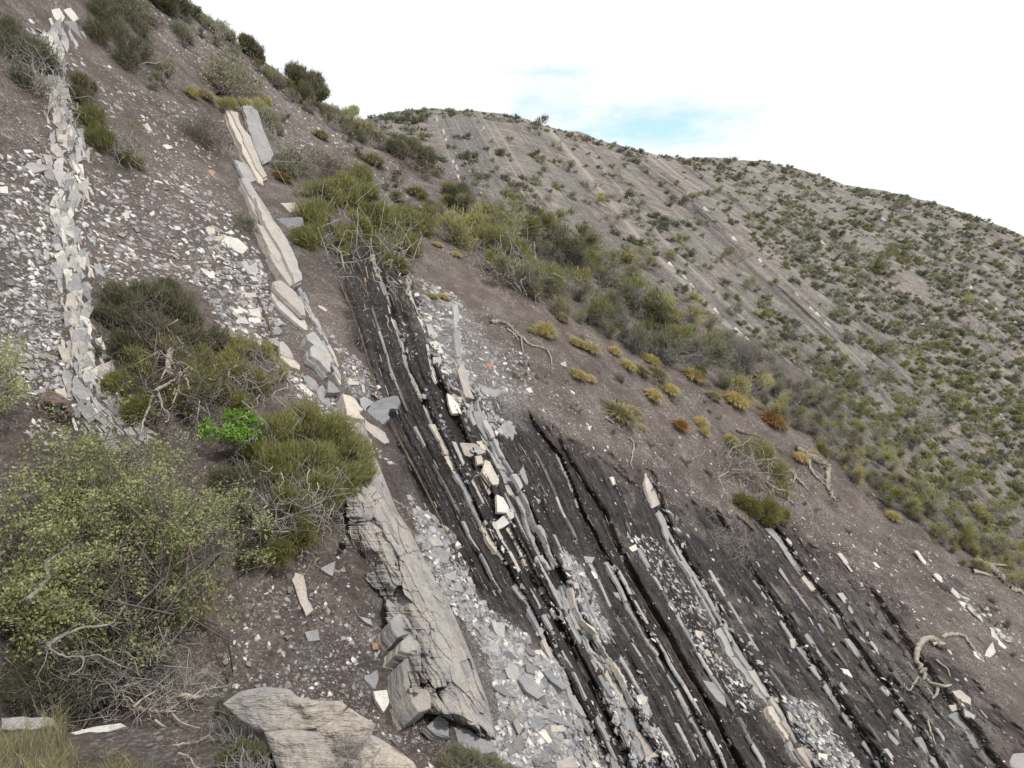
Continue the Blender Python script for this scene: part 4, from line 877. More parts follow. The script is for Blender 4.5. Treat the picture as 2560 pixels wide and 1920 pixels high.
# ------------------------------------------------------------------ scree: single flakes, then the uncountable rest
def flake_mesh(r, k=None):
    k = k or r.randint(4, 6); a = [2*math.pi*(i+r.uniform(-.42, .42))/k for i in range(k)]; e = r.uniform(.45, 1)
    return [(math.cos(t)*r.uniform(.6, 1.25), math.sin(t)*e*r.uniform(.6, 1.25)) for t in a]
ZONES = [  # polygon (photo px), number, size px (min, max), names: what it lies on
 ([(0,380),(130,380),(150,620),(150,820),(180,1000),(60,1000),(0,900)], 620, (7, 26), 'rubble'),
 ([(60,40),(330,200),(180,600),(280,1150),(60,1100),(100,500)], 600, (6, 18), 'strip'),
 ([(180,430),(500,440),(640,620),(700,800),(600,830),(560,700),(250,720),(190,600)], 900, (5, 22), 'grey slope'),
 ([(300,200),(560,300),(540,420),(640,640),(500,480),(400,430)], 330, (4, 13), 'upper slope'),
 ([(520,560),(640,620),(700,800),(700,960),(560,840),(480,700)], 260, (7, 26), 'slabside'),
 ([(700,900),(860,1010),(980,1160),(900,1120),(760,1020)], 90, (8, 24), 'slabside'),
 ([(830,840),(930,930),(960,1000),(880,990)], 110, (6, 18), 'debris'),
 ([(1030,690),(1150,740),(1180,930),(1230,1010),(1290,1080),(1220,1090),(1130,1000),(1080,880)], 420, (6, 24), 'debris'),
 ([(1180,850),(1320,880),(1330,1000),(1240,1010)], 150, (5, 16), 'debris'),
 ([(1020,1240),(1130,1330),(1200,1500),(1330,1600),(1240,1680),(1150,1540),(1070,1440)], 420, (7, 30), 'scree'),
 ([(1200,1560),(1400,1660),(1450,1780),(1560,1940),(1040,1940),(1240,1850),(1250,1760)], 1100, (8, 36), 'scree'),
 ([(1395,1380),(1440,1390),(1530,1580),(1520,1620),(1450,1520)], 150, (8, 26), 'scree'),
 ([(1500,1700),(1600,1740),(1700,1940),(1560,1940)], 220, (7, 26), 'scree'),
 ([(1560,1330),(1650,1350),(1780,1560),(1900,1760),(1860,1780),(1700,1560)], 230, (6, 20), 'shale'),
 ([(1950,1730),(2040,1760),(2170,1940),(2030,1940)], 240, (7, 26), 'rubble right'),
 ([(860,1350),(1000,1650),(1080,1900),(560,1720),(560,1500),(700,1400)], 260, (5, 18), 'hollow'),
 ([(1000,700),(1450,1020),(2560,1500),(2560,1940),(1500,1940),(1100,1300)], 520, (4, 12), 'shale'),
 ([(1250,880),(1500,950),(2100,1250),(2560,1500),(2560,1700),(1800,1290),(1400,1090)], 330, (4, 12), 'brown soil'),
 ([(250,-60),(540,40),(900,330),(1080,480),(900,560),(720,380),(500,200)], 1300, (3, 10), 'crest'),
 ([(960,450),(1100,540),(1000,560)], 60, (4, 12), 'crest'),
]
def in_poly(poly, x, y):
    c = False
    for i in range(len(poly)):
        (x1, y1), (x2, y2) = poly[i-1], poly[i]
        if (y1 > y) != (y2 > y) and x < (x2-x1)*(y-y1)/(y2-y1)+x1: c = not c
    return c
def crest_y(x, cr=NEAR_CREST): return np.interp(x, [p[0] for p in cr], [p[1] for p in cr])
fl = []; rr = random.Random(31)
for poly, num, (s0, s1), nm in ZONES:
    num = int(num*(1.7 if nm in ('rubble', 'grey slope', 'upper slope', 'strip') else 2.6))
    xs = [p[0] for p in poly]; ys = [p[1] for p in poly]; k = 0; tries = 0
    while k < num and tries < num*30:
        tries += 1; x = rr.uniform(min(xs), max(xs)); y = rr.uniform(min(ys), max(ys))
        if not in_poly(poly, x, y) or y < crest_y(x)+6: continue
        sz = s0*.75+(s1-s0)*1.15*rr.random()**(2.7 if nm != 'scree' else 1.9)
        fl.append((sz, x, y, nm)); k += 1
for nm_, off_, num in (('A', 22, 260), ('B', 16, 200), ('C', 30, 420), ('D', 18, 140), ('E', 28, 260), ('F', 10, 120), ('G', 16, 160), ('I', 20, 50)):
    l_ = [p for p in LN[nm_] if p[1] > 640]; y0_, y1_ = l_[0 if nm_ in 'ABC' else 2][1] if nm_ in 'ABC' else max(p[1] for p in l_)-640, 1925
    y0_ = {'A': 680, 'B': 700, 'C': 760, 'D': 1300, 'E': 1200, 'F': 1460, 'G': 1340, 'I': 1380}[nm_]; y1_ = 1600 if nm_ == 'I' else 1925
    for i in range(num):
        y = rr.uniform(y0_, y1_); x = np.interp(y, [p[1] for p in LN[nm_]], [p[0] for p in LN[nm_]])+abs(rr.gauss(0, 1))*off_+rr.uniform(-4, 4)
        if vnoise(np.array([y*.012, x*.012, 0]), 1, 61) > -.25: fl.append((4+20*rr.random()**2.6, x, y, 'shale'))
fl.sort(key=lambda f: -f[0])
cnt = {}; BIG = []; REST = []
for f in fl:
    cnt[f[3]] = cnt.get(f[3], 0)+1
    (BIG if cnt[f[3]] <= (55 if f[3] == 'scree' else 14) and len(BIG) < 190 else REST).append(f)
WHERE = {'rubble': 'pale flake in the white rubble at the left edge', 'strip': 'pale flake beside the broken strip at left', 'grey slope': 'pale flake on the grey slope between the strip and the tan slabs',
 'upper slope': 'small pale flake on the upper slope', 'slabside': 'pale flake beside the leaning tan slabs', 'debris': 'grey flake in the debris between the thin ledges', 'scree': 'grey flat stone in the scree fan at bottom centre',
 'shale': 'flake lying on the black shale', 'rubble right': 'pale stone in the rubble beside the long thick bed', 'hollow': 'small pale flake on the dark soil left of the great rib', 'brown soil': 'small flake on the brown soil below the tufts', 'crest': 'tiny pale flake near the skyline of the near slope'}
WH2 = {'rubble': 'flake in the white rubble at the edge', 'strip': 'flake beside the broken strip', 'grey slope': 'flake on the grey slope', 'upper slope': 'flake on the upper slope', 'slabside': 'flake beside the leaning slabs',
 'debris': 'flake in the gully debris', 'scree': 'stone in the scree fan', 'shale': 'flake on the black shale', 'rubble right': 'stone in the rubble by the thick bed', 'hollow': 'flake on the soil left of the rib', 'brown soil': 'flake on the brown soil', 'crest': 'flake near the skyline'}
ZB = {}
for poly, num, sz_, nm in ZONES: ZB.setdefault(nm, []).extend(poly)
protof = []
for i in range(14):
    r = random.Random(900+i); protof.append(flake_mesh(r))
mats_for = {'scree': ['blue', 'grey', 'grey', 'blue', 'cream', 'grey'], 'debris': ['blue', 'grey', 'grey', 'white'], 'shale': ['grey', 'white', 'blue'], 'hollow': ['grey', 'cream', 'blue']}
flake_me = {}
def flake_frame(x, y, r, H=near, tilt=.22):
    n = nrm(x, y, H); n = (n+Vector((r.uniform(-tilt, tilt), r.uniform(-tilt, tilt)-.12, r.uniform(-tilt, tilt)))).normalized()
    ex = n.cross(Vector((r.uniform(-1, 1), r.uniform(-1, 1), r.uniform(-1, 1)))).normalized(); return n, ex, n.cross(ex)
for i, (sz, x, y, nm) in enumerate(BIG):
    mt = rr.choice(mats_for.get(nm, ['cream', 'white', 'grey', 'cream'])); j = rr.randrange(14)
    if (j, mt) not in flake_me:
        flake_me[j, mt] = prism('flake', protof[j], .12, M[mt], .05, 1, 77+j)
    n, ex, ey = flake_frame(x, y, rr); t = tval(x, y); s = sz/2.5/FPX*t*.55; p = pt(x, y, lift=.02+.03*rr.random())
    o = bpy.data.objects.new('stone_flake', flake_me[j, mt]); col.objects.link(o)
    o.matrix_world = Matrix(((ex.x*s, ey.x*s, n.x*s, p.x), (ex.y*s, ey.y*s, n.y*s, p.y), (ex.z*s, ey.z*s, n.z*s, p.z), (0, 0, 0, 1)))
    tone = {'blue': 'dark blue-grey', 'grey': 'mid grey', 'cream': 'tan', 'white': 'whitish'}[mt]; shape = 'slender' if max(abs(q[1]) for q in protof[j]) < .72 else 'broad'
    x0, y0, x1, y1 = [f(p[k] for p in ZB[nm]) for f, k in ((min, 0), (min, 1), (max, 0), (max, 1))]; fy = (y-y0)/(y1-y0); fx = (x-x0)/(x1-x0)
    reg = 'by its '+('upper' if fy < .33 else 'lower' if fy > .66 else 'middle')+(' left' if fx < .4 else ' right' if fx > .6 else '')+' side' if not .33 <= fy <= .66 or fx < .4 or fx > .6 else 'at its centre'
    if 'middle' in reg: reg = reg.replace('middle ', '').replace('middle', 'inner')
    lab = '%s %s %s, %s' % (tone, shape, WH2[nm], reg); tag(o, lab, 'stone flake', 'stone flakes: '+lab)
def flake_cloud(name, items, H, label, mat):
    g = np.random.default_rng(5); A = np.array([(i[0], i[1], i[2], i[3] in ('strip', 'crest', 'rubble', 'grey slope', 'upper slope')) for i in items]); n = len(A)
    sz, x, y = A[:, 0], A[:, 1], A[:, 2]
    def P_(x, y, arr): return dirs(x/2.5, y/2.5)*lookup(H, arr, x/2.5, y/2.5)[:, None]
    N = unit_(np.cross(P_(x+20, y, H.tb)-P_(x-20, y, H.tb), P_(x, y-20, H.tb)-P_(x, y+20, H.tb))); N *= -np.sign(N[:, 1:2]); N = unit_(N+g.uniform(-.3, .3, (n, 3))-np.array([0, .1, 0]))
    ex = unit_(np.cross(N, g.normal(size=(n, 3)))); ey = np.cross(N, ex); t = lookup(H, H.T, x/2.5, y/2.5); s_ = (sz/2.5/FPX*t*.55)[:, None]
    p = dirs(x/2.5, y/2.5)*(t-.004-.012*t/15*g.random(n))[:, None]; el = g.uniform(.4, 1, n)[:, None]; th = s_*g.uniform(.1, .24, n)[:, None]; s_ = s_*1.15; ph = g.uniform(0, 6.28, n)[:, None]; V = []
    an = [2*np.pi*(i+g.uniform(-.48, .48, (n, 1)))/5 for i in range(5)]; rd = [g.uniform(.5, 1.25, (n, 1)) for i in range(5)]
    for q in (0, 1):
        for b in range(5): V.append(p+ex*np.cos(an[b])*s_*rd[b]+ey*np.sin(an[b])*el*s_*rd[b]-N*th*q)
    V = np.stack(V, 1).reshape(-1, 3); base = np.arange(n)[:, None]*10
    T = [(0, 1, 2), (0, 2, 3), (0, 3, 4)]+[(i, 5+i, 5+(i+1) % 5) for i in range(5)]+[(i, 5+(i+1) % 5, (i+1) % 5) for i in range(5)]
    F = (base[:, None, :]+np.array(T)[None]).reshape(-1, 3); R = np.where(A[:, 3] > 0, .2+.8*g.random(n), g.random(n)); R = R*np.clip(.62+.045*sz, .5, 1)*np.where([i[3] in ('scree', 'debris') for i in items], .86, .93)
    tag(obj(name, mesh_np(name, V, F, mat, {'rnd': np.repeat(R, 10)})), label, 'scree', kind='stuff')
def unit_(a): return a/np.maximum(np.linalg.norm(a, axis=-1, keepdims=True), 1e-9)
flake_cloud('scree', REST, near, 'small flakes and chips of limestone scattered over the near slope', M['scree'])
ff = []
for poly, num, (s0, s1) in (([(1110,300),(1200,300),(1240,420),(1230,520),(1150,560),(1110,470)], 380, (3, 7)), ([(960,300),(1300,320),(1700,600),(2100,900),(2560,1200),(2560,900),(2000,700),(1500,400)], 500, (3, 7)),
        ([(1300,560),(1500,700),(1450,720),(1250,600)], 60, (3, 9)), ([(2000,900),(2300,1000),(2400,1150),(2100,1060)], 150, (3, 9))):
    xs = [p[0] for p in poly]; ys = [p[1] for p in poly]; k = 0
    while k < num:
        x = rr.uniform(min(xs), max(xs)); y = rr.uniform(min(ys), max(ys))
        if in_poly(poly, x, y) and y > crest_y(x, FAR_CREST)+5: ff.append((rr.uniform(s0, s1), x, y, 'crest')); k += 1
flake_cloud('far_scree', ff, far, 'pale chips of rock scattered over the far hillside', M['scree'])
# thin rows of rock on the far hill
for li, (a, b, lab) in enumerate([((1090,290),(1240,620),'row of small dark rocks down the left end of the far hill'), ((1200,300),(1560,760),'row of pale rock teeth across the middle of the far hill'),
        ((1640,600),(1900,850),'row of rock edges left of the dark groove on the far hill'), ((1720,480),(2080,850),'long row of rock edges along the right of the dark groove'),
        ((1920,510),(2350,850),'row of brown rock edges on the right half of the far hill'), ((2180,530),(2560,830),'row of rock edges near the right edge of the far hill'), ((1460,600),(1720,790),'row of squared rocks above the belt of shrubs')]):
    line = FL[[1, 2, 3, 4, 5, 6, 2][li]]; root = empty('rock_ledge', pt(np.interp(a[1], [p[1] for p in line], [p[0] for p in line]), a[1], far)); tag(root, lab, 'rock ledge', 'rows of rock on the far hillside')
    off = [0, 0, -25, 15, 0, 0, -60][li]; y = a[1]
    while y < b[1]:
        x = np.interp(y, [p[1] for p in line], [p[0] for p in line])+off+rr.uniform(-4, 4); L = rr.uniform(10, 30)
        if rr.random() < .55:
            slope = (np.interp(y+30, [p[1] for p in line], [p[0] for p in line])-np.interp(y-30, [p[1] for p in line], [p[0] for p in line]))/60
            dx, dy = slope*L/math.hypot(1, slope), L/math.hypot(1, slope)
            slab([(x, y), (x+3, y-2), (x+dx, y+dy), (x+dx-1, y+dy+4), (x-2, y+4)], rr.choice(['grey', 'cream', 'dark', 'dark']), .35, (.5, -.7, .45), .2, 'stone_slab', root, .04, 1, far)
        y += L*.8
# ------------------------------------------------------------------ plants
def unit(a): return a/np.maximum(np.linalg.norm(a, axis=-1, keepdims=True), 1e-9)
def blades(base, lobes, n, L, wd, g, upv=(0, 0, 1), outw=1.0, jit=.35, shell=.55, clump=0.0):
    L = L*.75; n = int(n*1.25); jit = jit*1.45
    """thin pointed leaves filling the lobes, growing away from the foot of the plant"""
    c = np.array([l[:3] for l in lobes]); r = np.array([l[3] for l in lobes]); pr = r**2/np.sum(r**2)
    k = g.choice(len(lobes), n, p=pr); dv = unit(g.normal(size=(n, 3))); rad = r[k]*(shell+(1-shell)*g.random(n))*g.random(n)**.18
    lump = 1+.32*vnoise(dv*1.0+c[k]*3, 2.6, 41)+.12*vnoise(dv+c[k]*3, 7, 42)
    p = c[k]+dv*(rad*lump)[:, None]
    if clump:
        keep = vnoise(p, clump, 43)+.35*vnoise(p, clump*2.7, 44) > -.12-.2*g.random(n); p = p[keep]; dv = dv[keep]; k = k[keep]
    n = len(p)
    ax = unit(unit(p-base)*outw+dv*.5+np.array(upv)*.45+g.normal(size=(n, 3))*jit)
    sd = unit(np.cross(ax, g.normal(size=(n, 3)))); l = L*g.uniform(.6, 1.3, n)[:, None]; w_ = wd*g.uniform(.7, 1.3, n)[:, None]
    V = np.stack([p-ax*l*.5-sd*w_*.5, p-ax*l*.5+sd*w_*.5, p+ax*l*.5], 1).reshape(-1, 3)
    rn = np.repeat(np.clip(g.random(n)*.75+.25*(vnoise(p, 3, 47)*.5+.5), 0, 1), 3)
    return V, rn
def leafquads(P, size, g):
    n = len(P); a = unit(g.normal(size=(n, 3))); b = unit(np.cross(a, g.normal(size=(n, 3)))); s = size*g.uniform(.6, 1.3, n)[:, None]
    V = np.stack([P-a*s, P+b*s*.5, P+a*s, P-b*s*.5], 1).reshape(-1, 3); return V, np.repeat(g.random(n), 4)
def tube(path, r0, r1, sides=4):
    p = np.asarray(path, float); n = len(p); T = unit(np.gradient(p, axis=0)); ref = np.array([.31, .17, .93]); A = unit(np.cross(T, ref)); B = np.cross(T, A)
    rr_ = np.linspace(r0, r1, n)[:, None]; an = np.linspace(0, 2*np.pi, sides, endpoint=False)
    V = np.concatenate([p[:, None]+rr_[:, None]*(A[:, None]*np.cos(an)[None, :, None]+B[:, None]*np.sin(an)[None, :, None])]).reshape(-1, 3)
    i = np.arange(n-1)[:, None]*sides; k = np.arange(sides)[None]; k2 = (k+1) % sides
    F = np.stack([i+k, i+k2, i+sides+k2, i+sides+k], -1).reshape(-1, 4); return V, F
class Tubes:
    def __init__(s): s.V = []; s.F = []; s.R = []; s.n = 0
    def add(s, path, r0, r1, sides=4, rnd=.5):
        V, F = tube(path, r0, r1, sides); s.V.append(V); s.F.append(F+s.n); s.R.append(np.full(len(V), rnd)); s.n += len(V)
    def mesh(s, name, mat): return mesh_np(name, np.concatenate(s.V), np.concatenate(s.F), mat, {'rnd': np.concatenate(s.R)})
def wander(a, b, g, n=7, wig=.12, sag=0.0):
    t = np.linspace(0, 1, n)[:, None]; L = np.linalg.norm(b-a); w_ = g.normal(size=(n, 3))*wig*L/ n**.5; w_ = np.cumsum(w_, 0); w_ = w_-t*w_[-1]-(1-t)*w_[0]
    p = a+(b-a)*t+w_; p[:, 2] -= sag*L*(4*t[:, 0]*(1-t[:, 0])); return p
def branches(T, base, lobes, n, r0, g, wig=.2, twigs=3, spread=.12, sides=4, tipf=.2):
    r0 = r0*.5
    c = np.array([l[:3] for l in lobes]); r = np.array([l[3] for l in lobes]); pr = r**2/np.sum(r**2); ends = []
    for i in range(n):
        k = g.choice(len(lobes), p=pr); e = c[k]+unit(g.normal(size=3))*r[k]*g.uniform(.3, .85)
        st = base+g.normal(size=3)*spread*np.array([1, .5, .4]); P = wander(st, e, g, 10, wig); T.add(P, r0*g.uniform(.6, 1.3), r0*tipf, sides, g.random())
        for j in range(twigs):
            m = g.integers(3, 9); e2 = P[m]+unit(unit(P[m]-base)+g.normal(size=3)*.9)*r[k]*g.uniform(.25, .6)
            Q = wander(P[m], e2, g, 5, wig); T.add(Q, r0*.45, r0*.18, 3, g.random()); ends.append(Q[2]); ends.append(Q[4])
        ends.append(e)
    return np.array(ends)
def trimesh(name, V, rn, mat, k=3, parent=None):
    F = np.arange(len(V)).reshape(-1, k); return mesh_np(name, V, F, mat, {'rnd': rn})
def lobes_px(ls, H=near, fwd=.75, extra=0.0):
    """crown lobes given by (x, y, radius) in the photo, stood on the slope in front of the ground there"""
    out = []
    for x, y, rp in ls:
        yy = max(y, crest_y(x, NEAR_CREST if H is near else FAR_CREST)+2) if H is not bank else y
        t = tval(x, yy, H); rw = rp/2.5/FPX*t; t2 = t-fwd*rw-extra; out.append(((x/2.5-512)/FPX*t2, t2, (384-y/2.5)/FPX*t2, rp/2.5/FPX*t2))
    return out
SG = 'shrubs growing on the near slope'
def shrub(label, ls, foot, mat, n, L=.13, wd=.011, twig='twig', nb=40, r0=.012, roots=0, rootmat='wood', seed=0, clump=0.0, H=near, extra=0.0, leaf=0, jit=.35, cat='shrub', name='shrub', twigs=3, wig=.2, shell=.5, fwd=.75, rootlen=.6, spread=.12, group=SG):
    g = np.random.default_rng(1000+seed); lob = lobes_px(ls, H, fwd, extra); ft = np.array(pt(foot[0], max(foot[1], crest_y(foot[0])+4), H, .02+extra))
    root = empty(name, Vector(ft)); tag(root, label, cat, group)
    T = Tubes(); ends = branches(T, ft, lob, nb, r0, g, wig, twigs, spread)
    if n:
        if leaf:
            c = ends[g.integers(0, len(ends), n)]; P = c+g.normal(size=(n, 3))*leaf*np.array([1, 1, .8]); P = P[vnoise(P, 3.2, 45)+.5*vnoise(P, 9, 46) > -.1-.25*g.random(n)]; V, rn = leafquads(P, L, g); obj('foliage', trimesh('foliage', V, rn, M[mat], 4), root)
        else:
            V, rn = blades(ft, lob, n, L, wd, g, jit=jit, clump=clump, shell=shell); obj('foliage', trimesh('foliage', V, rn, M[mat]), root)
    obj('branches', T.mesh('branches', M[twig]), root)
    if roots:
        T = Tubes(); cc = np.array(ft); t = cc[1]; r0 = r0*.6
        for i in range(roots):
            st = cc+g.normal(size=3)*np.array([.9, .3, .4])*spread*1.8; dn = nrm(foot[0], foot[1], H); down = Vector((.25+g.normal()*.5, -.35, -1)).normalized()
            e = st+np.array(down)*rootlen*g.uniform(.4, 1.2); P = wander(st, e, g, 10, .32); T.add(P, r0*g.uniform(.5, 1.6), r0*.2, 4, g.random())
            for j in range(3):
                m = g.integers(3, 9); T.add(wander(P[m], P[m]+(e-st)*.3+g.normal(size=3)*.12*rootlen, g, 5, .3), r0*.4, r0*.1, 3, g.random())
        rm = obj('roots', T.mesh('roots', M[rootmat]), root); rm['kind'] = 'stuff'
    return root
# --- traced shrubs of the near slope
shrub('grey woody shrub at the top left corner with a skirt of bare twigs', [(30,110,60),(85,130,60),(120,160,40),(20,70,40),(60,190,50)], (60,215), 'dark_leaf', 9000, .12, .010, nb=70, roots=26, rootlen=.9, seed=1, spread=.35, clump=2.2)
shrub('dark green shrub at the top edge, left, with bare branches below it', [(260,30,60),(320,25,60),(240,80,45),(300,90,55),(350,70,40),(350,130,45),(310,150,40)], (320,150), 'dark_leaf', 13000, .15, .013, 'dtwig', nb=80, roots=12, rootlen=.8, seed=2, spread=.3, clump=2)
shrub('low dark dead shrub right of the dark green shrub at the top edge', [(375,50,24),(400,55,14)], (378,62), 'dark_leaf', 500, .1, .01, 'dtwig', nb=60, seed=3)
shrub('greyish shrub with a dark hollow beneath, near the top of the slope', [(455,85,32),(440,70,22),(470,100,20)], (458,118), 'grey_leaf', 2500, .16, .014, 'dtwig', nb=50, seed=4)
shrub('olive shrub on the skyline at the very top', [(410,5,40),(450,15,38),(485,30,22),(385,-10,30)], (440,45), 'dark_leaf', 7000, .2, .02, 'dtwig', nb=40, seed=5, extra=.3)
shrub('grey-green shrub on the skyline below the topmost one', [(520,60,24),(550,75,26),(575,90,20),(500,45,16)], (540,95), 'grey_leaf', 4500, .2, .018, nb=50, seed=6, extra=.3)
shrub('dark rounded shrub alone on the skyline', [(618,108,24),(640,130,24),(608,95,14),(652,148,14)], (636,155), 'dark_leaf', 5000, .2, .02, 'dtwig', nb=25, seed=7, extra=.3)
shrub('pale twiggy shrub on the skyline left of the spiky one', [(680,185,26),(700,200,22),(665,180,14)], (690,215), 'grey_leaf', 1500, .18, .014, 'dtwig', nb=60, seed=8, extra=.3)
shrub('biggest spiky dark shrub on the skyline', [(745,190,32),(770,210,36),(800,230,28),(730,178,22),(790,200,22),(760,240,34)], (770,262), 'dark_leaf', 9500, .3, .028, 'dtwig', nb=70, seed=9, extra=.4, jit=.2, wig=.1)
shrub('light green shrub on the crest right of the spiky one', [(825,285,28),(850,300,26),(810,270,16)], (835,320), 'grey_leaf', 4000, .2, .02, nb=40, seed=10, extra=.3)
shrub('light green shrub where the near crest meets the far hill', [(868,290,24),(900,315,26),(885,275,16)], (890,330), 'yellow', 3500, .2, .018, nb=50, seed=11, extra=.4)
shrub('green shrub below the meeting of the crest and the far hill', [(925,330,24),(950,345,20)], (938,365), 'grey_leaf', 3000, .2, .018, nb=30, seed=12, extra=.4)
shrub('small open tree-like shrub with dark branches above the tall tan slabs', [(560,150,34),(600,180,34),(535,190,30),(625,215,26),(580,120,20),(640,240,16)], (555,236), 'grey_leaf', 5000, .045, .03, 'dtwig', nb=34, r0=.03, seed=13, leaf=.16, extra=.3, wig=.25, twigs=5)
shrub('small grey-green shrub between the golden tuft and the dark shrub', [(410,175,26),(395,195,18),(425,160,16)], (412,218), 'grey_leaf', 3500, .16, .014, nb=40, seed=14)
shrub('green strip of low shrub above the tall tan slabs', [(575,260,24),(610,262,24),(645,268,26),(668,255,18),(550,255,16)], (610,285), 'yellow', 5000, .14, .014, nb=40, seed=15)
shrub('small dark green shrub by the upper end of the strip', [(200,205,30),(185,235,26),(225,250,28),(230,215,18)], (205,262), 'dark_leaf', 4500, .12, .010, 'dtwig', nb=40, seed=16, clump=3)
shrub('round olive broom shrub on the slope right of the strip', [(235,300,48),(275,310,50),(320,330,48),(345,370,42),(250,350,44),(300,380,44),(350,410,28),(215,290,26)], (290,400), 'broom', 26000, .13, .0095, nb=60, roots=14, rootlen=.5, seed=17, spread=.28, clump=2.4)
shrub('dead grey-purple shrub left of the tall tan slabs', [(480,320,42),(520,305,38),(450,320,28),(545,345,26),(500,350,30)], (510,360), 'grey_leaf', 700, .1, .01, 'dtwig', nb=130, roots=16, rootlen=.5, seed=18, wig=.35, spread=.25, twigs=5)
shrub('grey-green tussocky shrub right of the tall grey slab', [(668,300,34),(690,325,24),(655,275,20)], (672,345), 'grey_leaf', 6500, .2, .012, nb=40, seed=19, jit=.18)
shrub('pale green open shrub in the middle of the upper slope', [(710,395,32),(745,410,32),(700,425,22),(770,385,18)], (728,440), 'grey_leaf', 3800, .04, .03, 'twig', nb=60, seed=20, leaf=.12, twigs=4)
shrub('leafless twiggy shrub right of the pale green open shrub', [(800,395,40),(840,410,34),(780,440,28),(860,440,22)], (815,450), 'grey_leaf', 1500, .12, .01, 'dtwig', nb=120, seed=21, wig=.3, twigs=4)
shrub('small fresh green shrub growing against the squared tan block', [(612,550,20),(605,568,18),(622,568,16)], (615,580), 'grey_leaf', 2400, .03, .02, 'dtwig', nb=30, seed=22, leaf=.05)
shrub('big olive broom shrub with exposed grey roots, left half', [(800,500,66),(850,490,64),(890,450,54),(780,550,56),(840,560,62),(915,500,50),(760,600,40),(840,605,50),(800,590,44),(885,570,50)], (830,640), 'broom', 56000, .2, .015, nb=50, roots=26, rootlen=1.3, seed=23, spread=.55, clump=1.8, r0=.018)
shrub('big olive broom shrub right of the one with exposed grey roots', [(960,560,54),(1010,560,56),(1050,570,42),(960,620,48),(1020,620,44),(930,600,40),(985,665,38),(1060,540,40),(930,540,50)], (970,670), 'broom', 40000, .2, .015, nb=50, roots=22, rootlen=1.1, seed=24, spread=.5, clump=1.8, r0=.018)
shrub('dark shrub with bare roots on the crest in front of the far hill', [(990,375,36),(1030,380,36),(1065,395,32),(1010,360,24),(1055,420,24)], (1010,415), 'dark_leaf', 9000, .24, .02, 'dtwig', nb=70, roots=20, rootlen=1.1, seed=25, spread=.5, extra=.3)
shrub('fan-shaped green shrub lower on the crest', [(1140,490,30),(1165,500,28),(1125,510,22),(1155,475,20)], (1150,525), 'dark_leaf', 6500, .3, .02, 'dtwig', nb=50, seed=26, extra=.4, jit=.15)
shrub('dead tangled shrub with scattered green tips above the bright green plant', [(290,740,48),(350,735,46),(260,790,46),(320,800,48),(400,745,44),(450,770,48),(480,800,34),(300,860,50),(260,880,34),(390,830,54),(350,880,50),(430,840,48),(320,760,50),(480,850,50),(540,850,40),(300,920,40),(420,720,40),(250,830,44)], (370,900), 'dark_leaf', 30000, .10, .009, 'dtwig', nb=170, roots=30, rootlen=.6, seed=27, spread=.32, clump=2.6, r0=.013, wig=.35, rootmat='twig')
shrub('lower part of the tangled shrub thick with olive tips beside the stump', [(320,930,56),(380,970,58),(440,1000,54),(500,960,54),(540,930,44),(340,1030,50),(460,930,44),(290,960,40),(420,880,48),(500,900,44),(340,900,44)], (410,1020), 'broom', 34000, .10, .009, 'dtwig', nb=170, roots=50, rootlen=.7, seed=28, spread=.4, clump=2.6, r0=.012, wig=.32, rootmat='twig')
shrub('twiggy grey shrub with green patches above the olive broom', [(600,870,44),(650,890,48),(690,930,38),(590,930,42),(640,960,44),(570,900,34),(560,980,40),(600,1010,40),(530,920,34)], (620,960), 'broom', 15000, .10, .009, 'twig', nb=170, roots=20, rootlen=.4, seed=29, spread=.3, clump=2.6, wig=.3, r0=.011)
shrub('small bright green leafy plant between the dead and olive shrubs', [(530,1062,30),(570,1048,34),(610,1050,36),(645,1070,28),(510,1080,20)], (590,1110), 'bright', 8500, .019, .012, nb=60, seed=30, leaf=.035, extra=.45, twigs=3, r0=.006)
shrub('large olive broom shrub in front of the great rib', [(700,1080,70),(760,1060,70),(830,1090,72),(880,1140,66),(900,1190,54),(780,1140,76),(700,1160,66),(860,1200,60),(800,1230,64),(730,1250,60),(760,1330,56),(700,1380,44),(640,1120,40)], (740,1290), 'broom', 90000, .105, .0072, nb=110, roots=40, rootlen=.35, seed=31, spread=.3, clump=2.6, extra=.15, r0=.010, shell=.4)
shrub('dark woody lower skirt of the broom shrub, mostly dead twigs', [(620,1200,60),(590,1280,60),(640,1340,56),(690,1300,56),(560,1200,48),(620,1400,40),(780,1300,50)], (650,1300), 'dark_leaf', 9000, .09, .008, 'twig', nb=220, roots=46, rootlen=.5, seed=32, spread=.35, wig=.3, r0=.010, clump=3)
# leafy grey-barked shrub in the lower left
shrub('large pale green leafy shrub with crooked grey branches in the lower left', [(80,1180,90),(200,1150,90),(320,1140,80),(430,1150,72),(120,1290,100),(260,1280,100),(400,1270,90),(500,1240,70),(540,1330,62),(80,1420,100),(220,1430,100),(360,1410,90),(470,1400,72),(90,1540,90),(230,1560,90),(20,1300,80),(20,1480,80),(590,1310,34)],
      (270,1560), 'lime_leaf', 115000, .0155, .01, 'dtwig', nb=330, r0=.014, seed=33, leaf=.045, extra=.25, twigs=11, wig=.42, spread=.35, shell=.3)
shrub('dark inner tangle under the large leafy shrub', [(120,1600,90),(260,1640,90),(60,1700,80),(200,1710,80),(340,1650,72),(400,1560,70)], (240,1700), 'dark_leaf', 9000, .06, .006, 'twig', nb=260, r0=.010, seed=34, extra=.1, twigs=6, wig=.35, spread=.35)
shrub('pale green leaves of a shrub reaching in at the left edge', [(0,850,38),(25,900,34),(0,960,40),(35,970,24),(0,1010,28)], (-60,980), 'lime_leaf', 7000, .013, .01, 'twig', nb=70, r0=.010, seed=35, leaf=.05, extra=.4, twigs=5)
